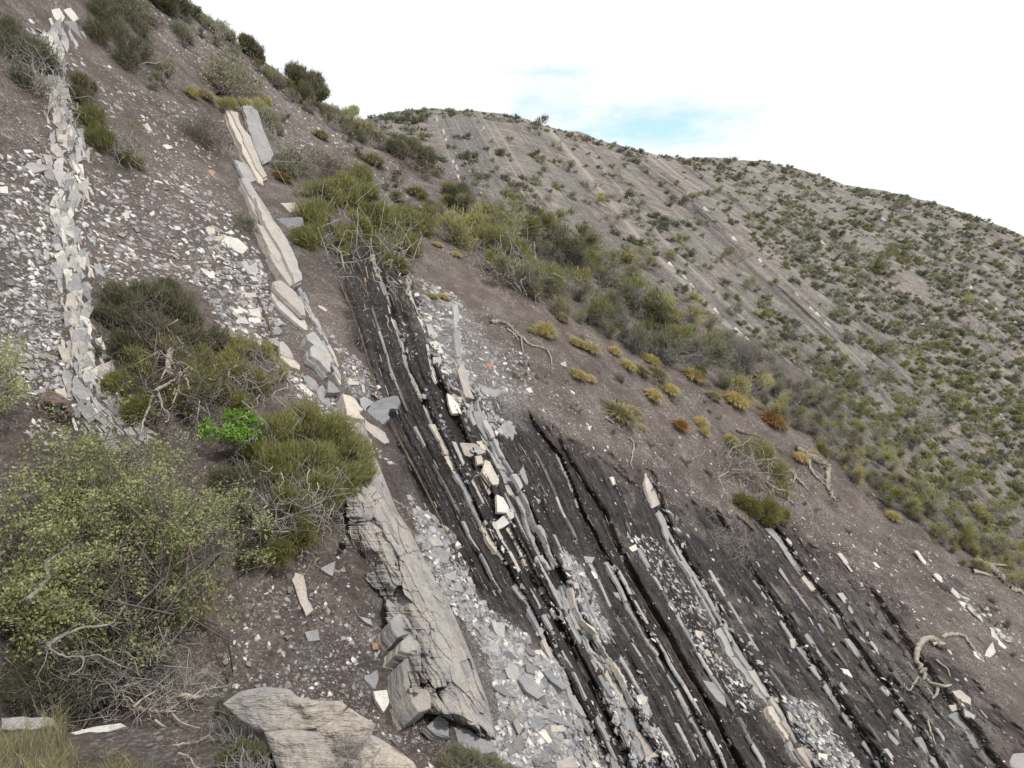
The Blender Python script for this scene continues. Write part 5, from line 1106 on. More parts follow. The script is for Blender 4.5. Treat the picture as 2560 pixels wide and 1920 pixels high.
shrub('bare silvery dead twigs at the foot of the leafy shrub', [(430,1650,52),(480,1690,56),(400,1700,44),(530,1700,44),(440,1600,30)], (430,1760), 'dry', 0, nb=120, r0=.007, seed=36, extra=.25, twigs=6, wig=.3, spread=.12, H=near)
shrub('wiry green shrub by the pale foreground outcrop', [(560,1770,30),(600,1760,34),(640,1770,34),(580,1790,26),(670,1740,20)], (600,1850), 'dark_leaf', 5200, .05, .0035, 'twig', nb=70, r0=.004, seed=37, H=bank, extra=.05, jit=.2, spread=.05)
shrub('wiry green shrub at the bottom edge in front of the outcrop', [(600,1880,34),(640,1890,38),(690,1880,30),(560,1900,26)], (630,1950), 'dark_leaf', 5200, .05, .0035, 'twig', nb=90, r0=.004, seed=38, H=bank, extra=.1, jit=.25, spread=.05)
shrub('fine bare twigs over the pale foreground outcrop', [(880,1850,60),(850,1880,50),(930,1890,40)], (860,1950), 'dry', 0, nb=50, r0=.0028, seed=39, H=bank, extra=.3, twigs=5, wig=.25, spread=.06)
shrub('dull olive shrub cut by the bottom edge under the rib', [(1140,1890,34),(1180,1900,34),(1230,1915,34),(1110,1910,28),(1270,1930,24)], (1180,1950), 'grey_leaf', 14000, .035, .006, 'twig', nb=90, r0=.006, seed=40, extra=.25, spread=.12)
shrub('shrub with a cascade of bleached roots on the brown scarp at right', [(1860,1115,40),(1900,1135,48),(1940,1180,46),(1950,1230,34),(1830,1108,26)], (1815,1170), 'broom', 15000, .15, .011, 'twig', nb=80, roots=110, rootlen=1.15, seed=41, spread=.5, clump=2.4, r0=.017)
shrub('hanging olive clump below the cascade of bleached roots', [(1880,1270,34),(1920,1280,38),(1955,1290,26),(1850,1250,26)], (1900,1265), 'broom', 10000, .15, .011, 'twig', nb=50, roots=24, rootlen=.5, seed=42, spread=.25, clump=2.4)
shrub('leafless silvery twig clump fallen on the black shale', [(1800,1380,40),(1840,1410,46),(1870,1430,34),(1790,1350,24)], (1825,1345), 'dry', 0, nb=70, r0=.012, seed=43, twigs=6, wig=.35, spread=.06)
shrub('tall feathery shrub with hanging roots at the top of the brown soil', [(1190,600,46),(1240,610,52),(1290,630,48),(1220,660,46),(1270,680,40),(1310,680,32)], (1240,700), 'broom', 14000, .3, .02, 'twig', nb=90, roots=40, rootlen=.6, seed=44, spread=.55, clump=1.2, r0=.02)
# --- prototypes for the belt and the far hill
def proto_plant(seed, n, L, wd, nb, r0, jit=.3, flat=.8, leaf=0, shell=.4, clump=2.0, tw=3):
    g = np.random.default_rng(seed); m = g.integers(3, 6)
    lob = [(*(g.normal(size=3)*np.array([.38, .38, .15])+np.array([0, 0, .55*flat])), g.uniform(.38, .6)) for _ in range(m)]
    ft = np.array([0, 0, -.05]); T = Tubes(); ends = branches(T, ft, lob, nb, r0, g, .2, tw, .08, 3)
    if leaf:
        P = ends[g.integers(0, len(ends), n)]+g.normal(size=(n, 3))*leaf; V, rn = leafquads(P, L, g); k = 4
    else: V, rn = blades(ft, lob, n, L, wd, g, jit=jit, clump=clump, shell=shell); k = 3
    return V, rn, k, T
def mk_proto(seeds, mats, twig, **kw):
    out = []
    for s in seeds:
        V, rn, k, T = proto_plant(s, **kw); tm = T.mesh('branches', M[twig])
        for mt in mats: out.append((trimesh('foliage', V, rn, M[mt], k), tm))
    return out
PB = mk_proto([1, 2, 3], ['broom', 'yellow', 'grey_leaf', 'dark_leaf'], 'twig', n=4300, L=.17, wd=.024, nb=90, r0=.022, jit=.34, shell=.05, clump=2.6)
PG = mk_proto([5, 6], ['grey_leaf'], 'twig', n=2300, L=.14, wd=.02, nb=150, r0=.020, jit=.4, shell=.2, tw=4)
def tuft_proto(seed, n=800, L=.42, wd=.011, mat='gold'):
    g = np.random.default_rng(seed); az = g.uniform(0, 2*np.pi, n); le = g.uniform(.5, 1, n)*L; lean = g.uniform(.0, 1.35, n); r_ = .2*g.random(n)
    b = np.stack([np.cos(az)*r_, np.sin(az)*r_, np.zeros(n)], -1); out = np.stack([np.cos(az), np.sin(az), np.zeros(n)], -1); sd = np.cross(out, [0, 0, 1])
    V = []; w_ = wd*g.uniform(.6, 1.2, n)[:, None]; pts = []
    for t in (0, .4, .75, 1):
        pts.append(b+out*(np.sin(lean)*t*le*(.6+.5*t))[:, None]+np.array([0, 0, 1])*(np.cos(lean*t*1.1)*t*le)[:, None])
    V = np.stack([pts[0]-sd*w_, pts[0]+sd*w_, pts[1]+sd*w_*.9, pts[1]-sd*w_*.9, pts[1]-sd*w_*.9, pts[1]+sd*w_*.9, pts[2]+sd*w_*.6, pts[2]-sd*w_*.6, pts[2]-sd*w_*.6, pts[2]+sd*w_*.6, pts[3]+sd*w_*.1, pts[3]-sd*w_*.1], 1).reshape(-1, 3)
    return trimesh('grass_tuft', V, np.repeat(g.random(n), 12), M[mat], 4)
TUF = {m: [tuft_proto(60+i, mat=m) for i in range(3)] for m in ('gold', 'dry', 'rustg', 'yellow')}
def place_tuft(x, y, wpx, mat, label, group='grass tufts on the brown soil', H=near):
    y2 = max(y, crest_y(x)+4) if H is near else y
    t = tval(x, y2, H); s = wpx/2.5/FPX*t/.55; o = bpy.data.objects.new('grass_tuft', rr.choice(TUF[mat])); col.objects.link(o)
    o.location = pt(x, y2, H, .02); n = nrm(x, y2, H); z = (n*.55+Vector((.15, -.1, .6))).normalized(); o.rotation_mode = 'QUATERNION'
    from mathutils import Quaternion
    o.rotation_quaternion = z.to_track_quat('Z', 'Y') @ Quaternion((0, 0, 1), rr.uniform(0, 6.28)); o.scale = (s*rr.uniform(.8, 1.25), s*rr.uniform(.8, 1.25), s*rr.uniform(.6, 1.1))
    tag(o, label, 'grass tuft', group)
for x, y, w_, m, lab in [(476,240,34,'gold','small golden tuft high on the slope beside a grey mound'), (512,245,46,'dry','grey domed grass mound beside the small golden tuft'), (705,447,40,'rustg','rust-brown cushion of grass near the tan flag on the upper slope'),
 (802,345,32,'dry','round grey grass mound near the crest'), (932,410,42,'dry','grey grass mound on the crest below the dark shrub'), (914,428,26,'dry','smaller grey mound left of the crest mound'), (1042,490,52,'dry','large grey-green grass mound on the crest'),
 (1360,838,48,'gold','golden tuft at the left end of the tuft row'), (1404,800,30,'dry','pale dry tuft above the left end of the tuft row'), (1440,862,34,'gold','left one of the twin golden tufts below the belt'), (1472,876,36,'gold','right one of the twin golden tufts below the belt'),
 (1535,884,26,'gold','small golden tuft between the twin tufts and the wide group'), (1443,942,38,'gold','golden tuft with dark twigs beside it, left of the bare soil'), (1472,950,24,'gold','small tuft touching the golden one with dark twigs'),
 (1568,918,36,'gold','first tuft of the wide group in the tuft row'), (1600,930,40,'dry','second and drier tuft of the wide group in the tuft row'), (1640,940,44,'dry','third and largest tuft of the wide group in the tuft row'), (1625,905,32,'gold','back tuft of the wide group in the tuft row'),
 (1630,995,46,'gold','slanting golden tuft below the wide group'), (1672,980,34,'gold','small tuft right of the slanting golden one'), (1545,1040,66,'dry','big windswept brown-gold tuft overhanging the scarp'), (1580,1035,46,'dry','right part of windswept tuft over the scarp'),
 (1605,1070,18,'gold','tiny tuft below the windswept one'), (1730,945,44,'gold','golden tuft left of the grey feathery shrubs'), (1750,930,34,'dry','pale tuft behind the golden one left of the grey feathery shrubs'), (1782,995,30,'dry','dry dark-based tuft on the belt edge'), (1835,1010,48,'gold','rusty gold tuft at the foot of the grey feathery shrubs'),
 (1860,1000,40,'yellow','green-gold tuft at the foot of the grey feathery shrubs'), (1750,1062,36,'gold','bright gold tuft above the cascade of roots'), (1758,1085,26,'gold','small gold tuft under the bright one above the cascade of roots'), (1700,1070,34,'rustg','rusty tuft left of the bright gold one'),
 (1930,1060,46,'rustg','rusty tuft at the right end of the feathery shrubs'), (1945,1050,40,'yellow','greenish tuft at the right end of the feathery shrubs'), (2000,1150,30,'gold','left one of the twin tufts above the twisted roots'), (2030,1145,28,'gold','right one of the twin tufts above the twisted roots'),
 (1828,1105,34,'gold','golden tuft on top of the root shrub'), (1095,615,18,'gold','tiny golden tuft below the second broom shrub'), (1140,640,22,'gold','small golden tuft on the bare soil above the debris'), (1108,745,22,'gold','small dull tuft at the top of the debris patch'),
 (1080,742,20,'yellow','small greenish tuft at the top of the debris patch'), (1330,830,20,'yellow','green sprig by the left end of the tuft row'), (2230,1295,34,'gold','tuft at the lower right belt edge')]:
    place_tuft(x, y, w_, m, lab)
BELT = [(1100,480),(1250,550),(1440,605),(1700,765),(1940,890),(2080,985),(2200,1130),(2360,1250),(2560,1390),(2560,1480),(2400,1400),(2260,1290),(2120,1180),(2040,1110),(1960,1060),(1860,980),(1740,900),(1600,870),(1480,820),(1370,760),(1300,720),(1180,600),(1100,600)]
def put_plant(protos, x, y, wpx, label, group, H=near, name='shrub', sq=1.0, parts=True, extra=0):
    t = tval(x, y, H); s = wpx/2.5/FPX*t/1.45; fm, bm = protos; root = empty(name, pt(x, y, H, .02+extra)); tag(root, label, 'shrub', group)
    root.rotation_euler = (rr.uniform(-.2, .2), rr.uniform(-.05, .3), rr.uniform(0, 6.28)); root.scale = (s*rr.uniform(.85, 1.2), s*rr.uniform(.85, 1.2), s*sq*rr.uniform(.8, 1.15))
    for nm, me in (('foliage', fm), ('branches', bm)):
        o = bpy.data.objects.new(nm, me); col.objects.link(o); o.parent = root
def belt_where(x, y):
    for lim, w_ in ((1200, 'upper left end'), (1300, 'by the hanging roots'), (1400, 'above the fallen branch'), (1520, 'above the twin golden tufts'), (1650, 'above the wide tuft group'), (1780, 'left of the feathery shrubs'), (1920, 'by the feathery shrubs'), (2040, 'above the cascade of roots'), (2160, 'above the frayed root'), (2330, 'right of the frayed root'), (9999, 'lower right end')):
        if x < lim: break
    d = y-crest_y(x); return w_+(', back edge' if d < 45 else ', front edge' if d > 130 else ', middle row')
placed = []; k = 0
while k < 160:
    x = rr.uniform(1090, 2560); y = rr.uniform(480, 1480)
    if not in_poly(BELT, x, y) or y < crest_y(x)+6: continue
    w_ = rr.uniform(50, 115)*(1.15 if x < 1900 else .8)
    if any((x-a)**2+((y-b)*1.2)**2 < (.245*(w_+c))**2 for a, b, c in placed) and rr.random() < .93: continue
    placed.append((x, y, w_)); k += 1
    if 1700 < x < 2050 and y > 850 and rr.random() < .75: pr, kind = rr.choice(PG), 'feathery leafless shrub'
    else:
        q_ = rr.choices([0, 1, 2, 3], [4, 4, 4, 1] if x < 2150 else [3, 6, 1, 1])[0]; pr = PB[rr.randrange(3)*4+q_]; kind = ['olive shrub', 'yellow-green shrub', 'grey-green shrub', 'dark green shrub'][q_]
    put_plant(pr, x, y+w_*.2, w_, ('large ' if w_ > 92 else 'small ' if w_ < 66 else '')+kind+' in the belt, '+belt_where(x, y), 'shrubs of the belt: %s%s, %s' % ('large ' if w_ > 92 else 'small ' if w_ < 66 else '', kind, belt_where(x, y)))
BS = [(1180,720),(1300,800),(1500,850),(1700,960),(1850,1060),(2000,1180),(2250,1330),(2500,1480),(2540,1650),(2350,1480),(2100,1320),(1850,1240),(1600,1130),(1400,1020),(1250,930)]; k = 0
while k < 46:
    x = rr.uniform(1180, 2540); y = rr.uniform(720, 1650)
    if not in_poly(BS, x, y): continue
    k += 1; q_ = rr.random(); put_plant(rr.choice(PG) if q_ < .65 else PB[rr.randrange(3)*4+2], x, y, rr.uniform(12, 34), ('dry leafless' if q_ < .65 else 'grey-green')+' sprig on the bare brown soil, '+('near the fallen branch' if x < 1450 else 'below the golden tufts' if x < 1800 else 'by the twisted roots' if x < 2150 else 'above the cream ledge'), 'small sprigs on the brown soil', name='sprig')
# shrubs scattered along the near crest and just under it
CR = [(330,-20,50),(365,20,40),(425,30,44),(470,52,46),(505,90,30),(540,110,36),(585,130,40),(650,175,34),(700,215,44),(735,250,40),(780,280,46),(820,300,30),(860,330,44),(905,350,46),(950,370,40),(985,450,44),(1060,445,46),(1095,440,44),(1110,480,56),
      (840,290,40),(900,390,40),(960,470,36),(1000,500,50),(1065,520,50),(870,350,34),(640,250,34),(880,450,40),(700,300,36),(340,150,30),(375,215,34),(560,280,40),(1150,520,60),(1200,560,64),(1110,560,60)]
for i, (x, y, w_) in enumerate(CR):
    q_ = rr.choice([0, 2, 3, 2, 3]) ; y = max(y, crest_y(x)+8)
    put_plant(PB[rr.randrange(3)*4+q_], x, y+w_*.1, w_*1.1, ['olive', 'yellow-green', 'grey-green', 'dark green'][q_]+' low shrub on the near crest, '+('above the tall tan slabs' if x < 560 else 'by the spiky skyline shrub' if x < 830 else 'where it meets the far hill' if x < 1000 else 'at the start of the shrub belt'), 'low shrubs on the near crest')
# --- far hill
M['far_dark'] = leaf_mat('far_dark_foliage', (.14, .14, .10), (.26, .255, .19), None, .4); M['far_olive'] = leaf_mat('far_olive_foliage', (.19, .19, .10), (.36, .35, .20), None, .4)
M['far_grey'] = leaf_mat('far_grey_foliage', (.22, .215, .165), (.38, .37, .29), None, .4); M['far_yellow'] = leaf_mat('far_yellow_foliage', (.20, .205, .09), (.36, .35, .17), None, .4)
PF = mk_proto([11, 12, 13, 14], ['far_dark', 'far_olive', 'far_grey', 'far_yellow'], 'twig', n=1500, L=.2, wd=.042, nb=22, r0=.02, jit=.45, shell=.25, clump=2.2, tw=3)
KF = ['dark green shrub', 'olive shrub', 'grey-green shrub', 'yellow-green shrub']
def far_where(x, y):
    cy = crest_y(x, FAR_CREST)
    if y < cy+28: return 'on the skyline of the far hill'+(', on its left hump' if x < 1450 else ', on its middle' if x < 2000 else ', near the right edge')
    if y < cy+190: return 'high on the far hill'+(' at its left end' if x < 1350 else ' left of the dark groove' if x < 1600 else ' right of the dark groove' if x < 2100 else ' near the right edge')
    b = 'low on the far hill, ' if y > 800 else 'half way up the far hill, '
    return b+('behind the near crest' if x < 1400 else 'left of the dark groove' if x < 1750 else 'below the dark groove' if x < 2150 else 'near the right edge')
FLW = []
for x, y, w_, q_ in [(2170,850,100,2),(2130,850,70,0),(1790,850,56,0),(1835,650,70,3),(2290,830,80,0),(2090,770,60,2),(2190,660,90,1),(2110,640,66,0),(1990,640,60,2),(2340,640,60,0),(1800,640,50,0),(2030,560,56,2),(2140,960,100,0),(2200,975,60,0),(2290,1040,90,2),(2360,1050,60,0),
    (2270,1000,70,1),(1945,880,70,0),(1900,720,40,2),(2440,830,70,0),(2400,760,60,1),(2230,520,50,0),(1200,440,50,0),(1240,500,60,1),(1330,560,60,2),(1180,560,70,0),(1345,590,50,0),(1470,470,56,0),(1490,500,50,1),(1530,560,50,0),(1400,370,46,0),(1420,420,44,0),(1350,330,60,0),(1440,360,40,0),(1250,300,44,0),(1060,285,30,0),(1560,830,60,1),(1880,560,50,1)]:
    FLW.append((x, y, w_, q_))
FARP = [(950,300),(1260,290),(1470,345),(1780,402),(2100,460),(2560,600),(2560,1390),(2360,1240),(2200,1110),(2080,960),(1700,745),(1440,590),(1250,535),(1100,440)]
def density(x, y):
    cy = crest_y(x, FAR_CREST); d = .5
    if y < cy+22: d = 1.0
    elif x > 1700 and y < cy+260: d = 1.0
    if 1060 < x < 1260 and 290 < y < 500: d *= .15
    if 1380 < x < 1650 and 330 < y < 560: d *= .5
    gx = np.interp(y, [425, 480, 580, 680, 775, 850], [1610, 1700, 1800, 1900, 2010, 2080])
    if 430 < y < 850 and abs(x-gx) < 55: d *= .08
    if -330 < x-gx < -60 and y < 800: d *= .45
    d *= .6+.8*(vnoise(np.array([x/110., y/110., 0]), 1, 91) > -.1)
    if y > 900: d *= 1.3
    sc_ = strata_coord(FL, np.array([x/2.5]), np.array([y/2.5]), 60)[0][0]; d *= .35+1.3*smooth(vnoise(np.array([sc_*4.5, y/400., 0]), 1, 93), -.35, .25)
    return d
k = 0; small = []
while k < 2300:
    x = rr.uniform(900, 2600); y = rr.uniform(280, 1400)
    cy = crest_y(x, FAR_CREST)
    if y > np.interp(x, [p[0] for p in NEAR_CREST], [p[1] for p in NEAR_CREST])+10 or y < cy+2: continue
    if rr.random() > density(x, y): continue
    t = tval(x, y, far); w_ = (.45+1.25*rr.random()**1.8)*(1.5 if rr.random() < .15 else 1)/t*FPX*2.5; w_ = max(9, min(w_, 66))
    if any((x-a)**2+(y-b)**2 < (.26*(w_+c))**2 for a, b, c, _ in FLW[-400:]): continue
    FLW.append((x, y, w_, rr.choices([0, 1, 2, 3], [5, 3, 4, 1] if y < 850 else [3, 4, 2, 4])[0])); k += 1
# dense fringe along the skyline
for i in range(190):
    x = rr.uniform(940, 2570); FLW.append((x, crest_y(x, FAR_CREST)+rr.uniform(2, 16), rr.uniform(8, 22), rr.choice([0, 0, 2, 1])))
FLW = FLW[:38]+sorted(FLW[38:], key=lambda f: -f[2])
LOW = [mk for mk in PF]
sv, sr_, = [], []
lowV = []
for s_ in (21, 22, 23, 24, 25):
    V, rn, kk, T = proto_plant(s_, n=300, L=.30, wd=.12, nb=1, r0=.01, jit=.6, shell=.3, clump=0, tw=0); lowV.append((V, rn))
stuff = {0: [[], []], 1: [[], []], 2: [[], []], 3: [[], []]}
for i, (x, y, w_, q_) in enumerate(FLW):
    y2 = y+w_*.15
    if i < 95:
        wh = far_where(x, y); kd = ('big ' if w_ > 64 else 'middling ' if w_ > 48 else 'small ')+KF[q_]; put_plant(PF[rr.randrange(4)*4+q_], x, y2, w_, kd+' '+wh, 'shrubs '+wh+': '+kd, far, sq=.85)
    else:
        V, rn = lowV[rr.randrange(5)]; t = tval(x, y2, far); s = w_/2.5/FPX*t/1.6; a = rr.uniform(0, 6.28); ca, sa = math.cos(a)*s, math.sin(a)*s
        Q = V@np.array([[ca, sa, 0], [-sa, ca, 0], [0, 0, s*.8]])+np.array(pt(x, y2, far, .05)); stuff[q_][0].append(Q); stuff[q_][1].append(rn)
for q_, (a, b) in stuff.items():
    if a: tag(obj('far_shrubs', trimesh('far_shrubs', np.concatenate(a), np.concatenate(b), M[['far_dark', 'far_olive', 'far_grey', 'far_yellow'][q_]])), 'countless small %ss dotted over the far hillside' % KF[q_], 'shrubs', kind='stuff')
g = np.random.default_rng(99); n = 5200; x = g.uniform(-20, 2560, n); y = g.uniform(0, 1920, n)
y = np.where(g.random(n) < .55, np.interp(x, [1000, 2560], [760, 1560])+g.normal(0, 90, n)+40, y); keep = (y > np.array([crest_y(a) for a in x])+12) & (y < 1925) & (vnoise(np.stack([x/150, y/110, x*0], -1), 1, 71) > -.35); x, y = x[keep], y[keep]; n = len(x)
t = lookup(near, near.T, x/2.5, y/2.5); P = dirs(x/2.5, y/2.5)*(t-.012)[:, None]; Pa = dirs(x/2.5+.8, y/2.5)*(lookup(near, near.tb, x/2.5+.8, y/2.5)[:, None]); Pb = dirs(x/2.5, y/2.5)*(lookup(near, near.tb, x/2.5, y/2.5)[:, None]); Pc = dirs(x/2.5, y/2.5+.8)*(lookup(near, near.tb, x/2.5, y/2.5+.8)[:, None])
e1_, e2_ = unit(Pa-Pb), unit(Pc-Pb); an = g.uniform(0, 6.28, n)[:, None]; d_ = e1_*np.cos(an)+e2_*np.sin(an); up_ = unit(np.cross(e1_, e2_)); up_ *= -np.sign(up_[:, 1:2]); sd = np.cross(d_, up_)
Lr = (.02+.12*g.random(n)**3)[:, None]; wr = (.0016+.003*g.random(n))[:, None]*np.clip(t/12, .5, 2)[:, None]; bend = sd*Lr*g.normal(0, .22, (n, 1))
V = np.stack([P-d_*Lr-sd*wr, P-d_*Lr+sd*wr, P+bend+sd*wr+up_*wr*2, P+bend-sd*wr+up_*wr*2, P+bend-sd*wr+up_*wr*2, P+bend+sd*wr+up_*wr*2, P+d_*Lr+sd*wr*.4, P+d_*Lr-sd*wr*.4], 1).reshape(-1, 3)
tag(obj('twig_litter', trimesh('twig_litter', V, np.repeat(g.random(n)**2, 8), M['twig'], 4)), 'dry twigs and rootlets littering the soil of the near slope', 'litter', kind='stuff')
# ------------------------------------------------------------------ dead wood
def stick(label, pts, rpx, mat='wood', twigs=0, seed=0, name='dead_branch', H=near, lift=.06, cat='dead branch', forks=(), sides=7):
    g = np.random.default_rng(seed+500); P = np.array([pt(x, y, H, lift+.02*g.random()) for x, y in pts]); t = P[:, 1].mean(); r0 = rpx/2.5/FPX*t
    # smooth the traced line
    def sm(P):
        n = len(P); tt = np.linspace(0, n-1, n*5); i = np.clip(tt.astype(int), 0, n-2); f = (tt-i)[:, None]
        A = P[np.clip(i-1, 0, n-1)]; B = P[i]; C_ = P[i+1]; D_ = P[np.clip(i+2, 0, n-1)]
        return .5*((2*B)+(-A+C_)*f+(2*A-5*B+4*C_-D_)*f**2+(-A+3*B-3*C_+D_)*f**3)
    Q = sm(P); Q = Q+.25*r0*g.normal(size=Q.shape); root = empty(name, Vector(P[0])); tag(root, label, cat, 'dead wood on the slope')
    T = Tubes(); T.add(Q, r0, r0*.35, sides, .6); 
    for a, b in ((.35, .3), (-.4, .2)):
        T.add(Q+np.array([r0*a, -r0*.4, r0*b])*np.linspace(1, .3, len(Q))[:, None], r0*.6, r0*.12, 5, .2)
    obj('stem', T.mesh('stem', M[mat]), root)
    T = Tubes()
    for fk in forks:
        K = sm(np.array([pt(x, y, H, lift+.03) for x, y in fk])); T.add(K, r0*.55, r0*.15, 5, g.random())
    for i in range(twigs):
        m = g.integers(1, len(Q)); e = Q[m]+g.normal(size=3)*min(r0*9, .3)*g.uniform(.5, 1.4); e[1] -= abs(g.normal())*r0*3; W = wander(Q[m], e, g, 6, .3); T.add(W, min(r0*.25, .012), min(r0*.06, .003), 3, g.random())
        for j in range(2): T.add(wander(W[3], W[3]+g.normal(size=3)*min(r0*4, .15), g, 4, .3), min(r0*.12, .006), min(r0*.04, .002), 3, g.random())
    if T.V: obj('twigs', T.mesh('twigs', M[mat]), root)['kind'] = 'stuff'
t3 = lambda s: tr(K3, s)
t6 = lambda s: tr(lambda x, y: (1700+x/2.572, 640+y/2.572), s)
t5 = lambda s: tr(K5, s)
stick('thick curved driftwood root like a hook on the black slope', t3('1690 870 1640 825 1580 820 1535 870 1522 940 1550 1010 1590 1080 1640 1110'), 10, seed=1, forks=[t3('1640 1110 1700 1120 1745 1110'), t3('1660 1120 1650 1170 1620 1200'), t3('1620 850 1680 840 1700 870')], lift=.12, twigs=5)
stick('long thin root arm reaching from the driftwood hook to a white flag', t3('1690 800 1770 785 1830 800 1870 850 1910 905 1950 950'), 5, seed=2, lift=.08)
stick('thin bent root inside the driftwood hook', t3('1650 955 1690 985 1720 1010 1740 1060'), 3.2, seed=3)
stick('fallen grey branch with a twiggy end on the brown soil', t5('970 425 1030 420 1090 445 1130 490 1165 520 1215 565 1270 580 1330 600'), 5, seed=4, forks=[t5('1165 520 1170 580 1180 620'), t5('1330 600 1355 650 1362 700'), t5('1080 470 1120 500 1150 540')], twigs=16, lift=.1)
stick('twisted grey root left of the root pair above the bare soil', t6('510 1265 580 1310 640 1350 720 1390 760 1440 800 1480 830 1510'), 6, seed=5, forks=[t6('740 1400 730 1450 680 1460'), t6('640 1350 600 1330 560 1290')], twigs=6, lift=.1)
stick('grey root snaking down from the root shrub', t6('530 1330 570 1380 560 1450 590 1490 640 1530 700 1570 740 1600'), 6, seed=6, twigs=9, lift=.1)
stick('long looping root right of the twisted one', t6('750 1235 810 1260 830 1320 840 1370 890 1430 940 1470'), 5.5, seed=7, twigs=3, lift=.1)
stick('frayed root trunk with a brush of fine rootlets', t6('820 1290 900 1330 950 1370 950 1420 955 1480 975 1540 1010 1570'), 9, seed=8, twigs=40, lift=.14)
stick('thin curved stick on the pale bare soil', t6('1225 1530 1270 1555 1310 1575 1355 1605'), 2.6, seed=9)
stick('massive grey root trunk at the right edge under the green belt', t3('1900 320 1960 345 2010 370 2060 420 2110 470 2160 500 2230 530'), 11, seed=10, forks=[t3('1880 380 1940 390 2000 410'), t3('1950 330 2050 340 2120 345')], twigs=14, lift=.15)
stick('dark horizontal stick lying below the small tufts', t6('365 1125 420 1140 470 1150 520 1162'), 3, 'dtwig', seed=11)
stick('forked bleached stick standing like a white thread in the dark gully', t5('445 105 440 140 455 170 430 230 450 270 480 320 500 370 518 398'), 4.2, seed=12, lift=.1, forks=[t5('430 230 445 200 450 165')])
stick('bleached root like a bone hanging under the big olive broom', t5('212 0 215 45 235 75 262 100'), 7, seed=13, lift=.12)
stick('thin wavy white root on the black shale beside the dotted ledge', t5('295 385 310 410 305 440 320 470 335 490'), 2.0, seed=14)
stick('thin pale root hanging in the brown scarp', t5('1865 1170 1890 1210 1880 1280 1870 1330 1885 1370'), 2.6, seed=15, twigs=6)
stick('short bleached sticks under the windswept tuft', t5('1705 1035 1740 1060 1765 1075'), 4, seed=16, forks=[t5('1775 1095 1800 1110 1822 1128')])
stick('grey branch lying across the dead shrub by the bright green plant', tr(lambda x, y: (x/2.572, 640+y/2.572), '1005 865 1060 830 1120 795 1170 760 1200 730'), 4.5, seed=17, lift=.55, twigs=0)
stick('peeling old stump trunk in the middle of the tangled shrub', tr(lambda x, y: (x/2.572, 640+y/2.572), '1100 600 1085 660 1080 720 1110 770 1180 760 1200 800 1215 860'), 7.5, seed=18, lift=.5, forks=[tr(lambda x, y: (x/2.572, 640+y/2.572), '1150 770 1150 840 1130 900 1110 950'), tr(lambda x, y: (x/2.572, 640+y/2.572), '1075 720 1050 760 1035 800')], twigs=10)
stick('bleached forked twig spray hanging under the stump', tr(lambda x, y: (x/2.572, 640+y/2.572), '1020 875 1035 930 1050 980 1085 1010 1080 1060'), 3.2, seed=19, lift=.5, twigs=26)
stick('long pale root in the shade left of the stump spray', tr(lambda x, y: (x/2.572, 640+y/2.572), '985 900 950 990 925 1060 910 1120 885 1180'), 3.4, seed=20, lift=.35, twigs=8)
stick('crooked dark branch of a dead shrub below the four white flags', tr(lambda x, y: (x/2.572, 640+y/2.572), '1390 480 1420 540 1450 580 1460 640 1480 690'), 5, 'dtwig', seed=21, lift=.2, twigs=18)
stick('thin bent white root beside the strip', tr(K1, '540 1225 535 1290 525 1340 505 1365'), 2.4, seed=22)
stick('small bleached twig spray near the bottom right corner', t3('1530 1065 1500 1110 1470 1150 1440 1100'), 3, seed=23, twigs=10)
stick('thin forked root in the black shale near the bottom right corner', t3('1590 1330 1610 1400 1630 1460 1645 1500'), 3, seed=24, twigs=8)
stick('crooked silvery branch lying on the foreground bank', tr(lambda x, y: (x/2.572, 1280+y/2.572), '840 1255 920 1275 1000 1285 1080 1280 1150 1230 1190 1220'), 6.5, seed=25, H=bank, lift=.06, forks=[tr(lambda x, y: (x/2.572, 1280+y/2.572), '860 1255 920 1200 1000 1150'), tr(lambda x, y: (x/2.572, 1280+y/2.572), '1000 1340 1040 1370 1065 1380'), tr(lambda x, y: (x/2.572, 1280+y/2.572), '1110 1300 1160 1350 1240 1380 1290 1390')], twigs=26)
stick('short crooked wood piece by the outcrop in the foreground', tr(lambda x, y: (x/2.572, 1280+y/2.572), '1170 1180 1240 1195 1300 1190 1330 1165'), 8, seed=26, H=bank, lift=.1, twigs=6)
stick('loose dry twigs on the foreground bank below the branch', tr(lambda x, y: (x/2.572, 1280+y/2.572), '1110 1500 1180 1490 1260 1480 1340 1440 1380 1470'), 3, seed=27, H=bank, lift=.04, twigs=34)
stick('dry twig litter at the bottom edge of the foreground bank', tr(lambda x, y: (x/2.572, 1280+y/2.572), '1150 1550 1220 1580 1260 1640 1340 1650'), 3, seed=28, H=bank, lift=.04, twigs=26)
stick('crooked pale limb curving through the leafy shrub, lower one', tr(lambda x, y: (x/2.572, 1280+y/2.572), '310 860 400 800 530 745 640 735 740 700 820 570'), 4.5, 'twig', seed=29, lift=.75, twigs=10)
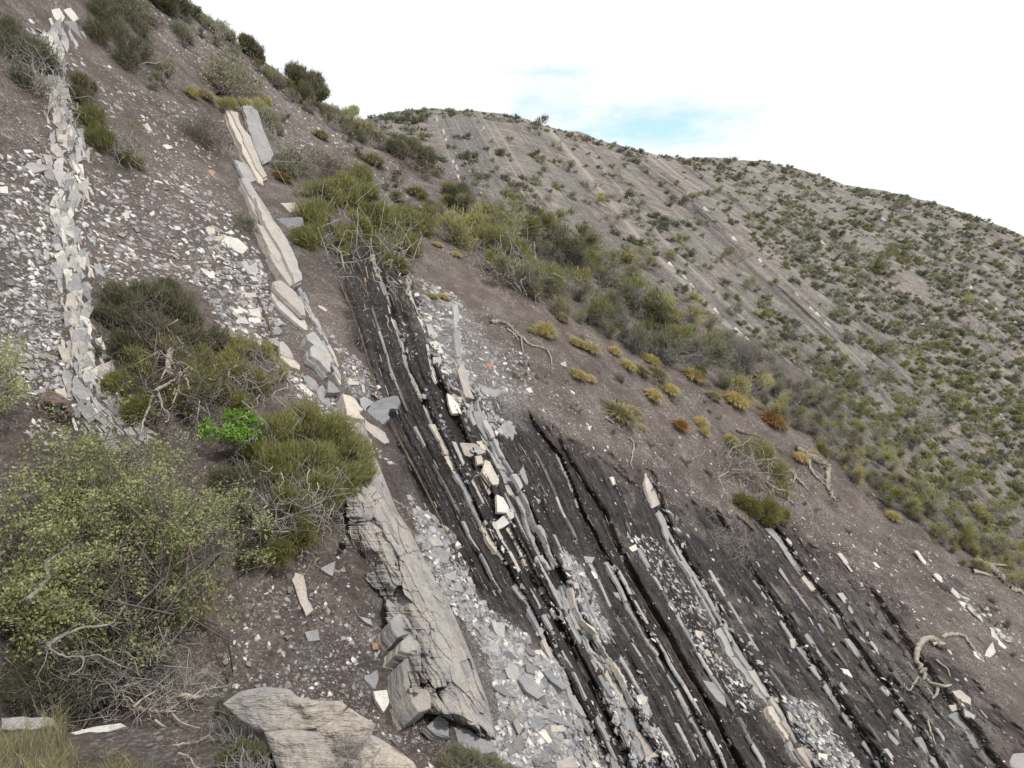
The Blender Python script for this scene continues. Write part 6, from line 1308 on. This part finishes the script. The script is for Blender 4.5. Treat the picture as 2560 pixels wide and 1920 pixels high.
stick('crooked pale limb curving through the leafy shrub, upper one', tr(lambda x, y: (x/2.572, 1280+y/2.572), '170 560 250 500 310 420 300 340 400 250 480 180'), 6, 'twig', seed=30, lift=.7, twigs=10)
stick('dark bent limb rising in the upper part of the leafy shrub', tr(lambda x, y: (x/2.572, 640+y/2.572), '520 1530 620 1470 720 1400 760 1350 850 1380 930 1390'), 4.5, 'dtwig', seed=31, lift=.8, twigs=10)
stick('pale zigzag limb at the lower left of the leafy shrub', tr(lambda x, y: (x/2.572, 1280+y/2.572), '310 860 350 900 430 930 530 935 525 1000 460 1050'), 3.2, 'twig', seed=32, lift=.8, twigs=10)
# ------------------------------------------------------------------ foreground grass
g = np.random.default_rng(77); n = 5000
xs = g.uniform(-60, 400, n); ys = g.uniform(1790, 2080, n); keep = (ys > np.interp(xs, [0, 100, 150, 200, 300, 400], [1860, 1850, 1800, 1860, 1900, 1940])) & (vnoise(np.stack([xs/34, ys/40, xs*0], -1), 1, 6) > -.25); xs, ys = xs[keep], ys[keep]; n = len(xs)
t = lookup(bank, bank.T, xs/2.5, ys/2.5); B = dirs(xs/2.5, ys/2.5)*t[:, None]; Lg = g.uniform(.06, .17, n)*(.6+.6*(vnoise(B, 2.5, 3) > -.1)); az = g.normal(.5, .9, n)
lean = np.stack([np.sin(az)*.35, -np.abs(np.cos(az))*.1, np.ones(n)], -1); lean = unit(lean); sd = unit(np.cross(lean, g.normal(size=(n, 3))))*.0012
mid_ = B+lean*(Lg*.55)[:, None]; tip = B+lean*Lg[:, None]+np.stack([np.sin(az), np.zeros(n), -np.ones(n)*.3], -1)*(Lg*.22)[:, None]
V = np.stack([B-sd, B+sd, mid_+sd*.8, mid_-sd*.8, mid_-sd*.8, mid_+sd*.8, tip+sd*.2, tip-sd*.2], 1).reshape(-1, 3)
tag(obj('grass', trimesh('grass', V, np.repeat(g.random(n), 8), leaf_mat('foreground_grass', (.15, .155, .07), (.32, .31, .19), (.42, .37, .26)), 4)), 'thin green and straw grass blades on the foreground bank', 'grass', kind='stuff')
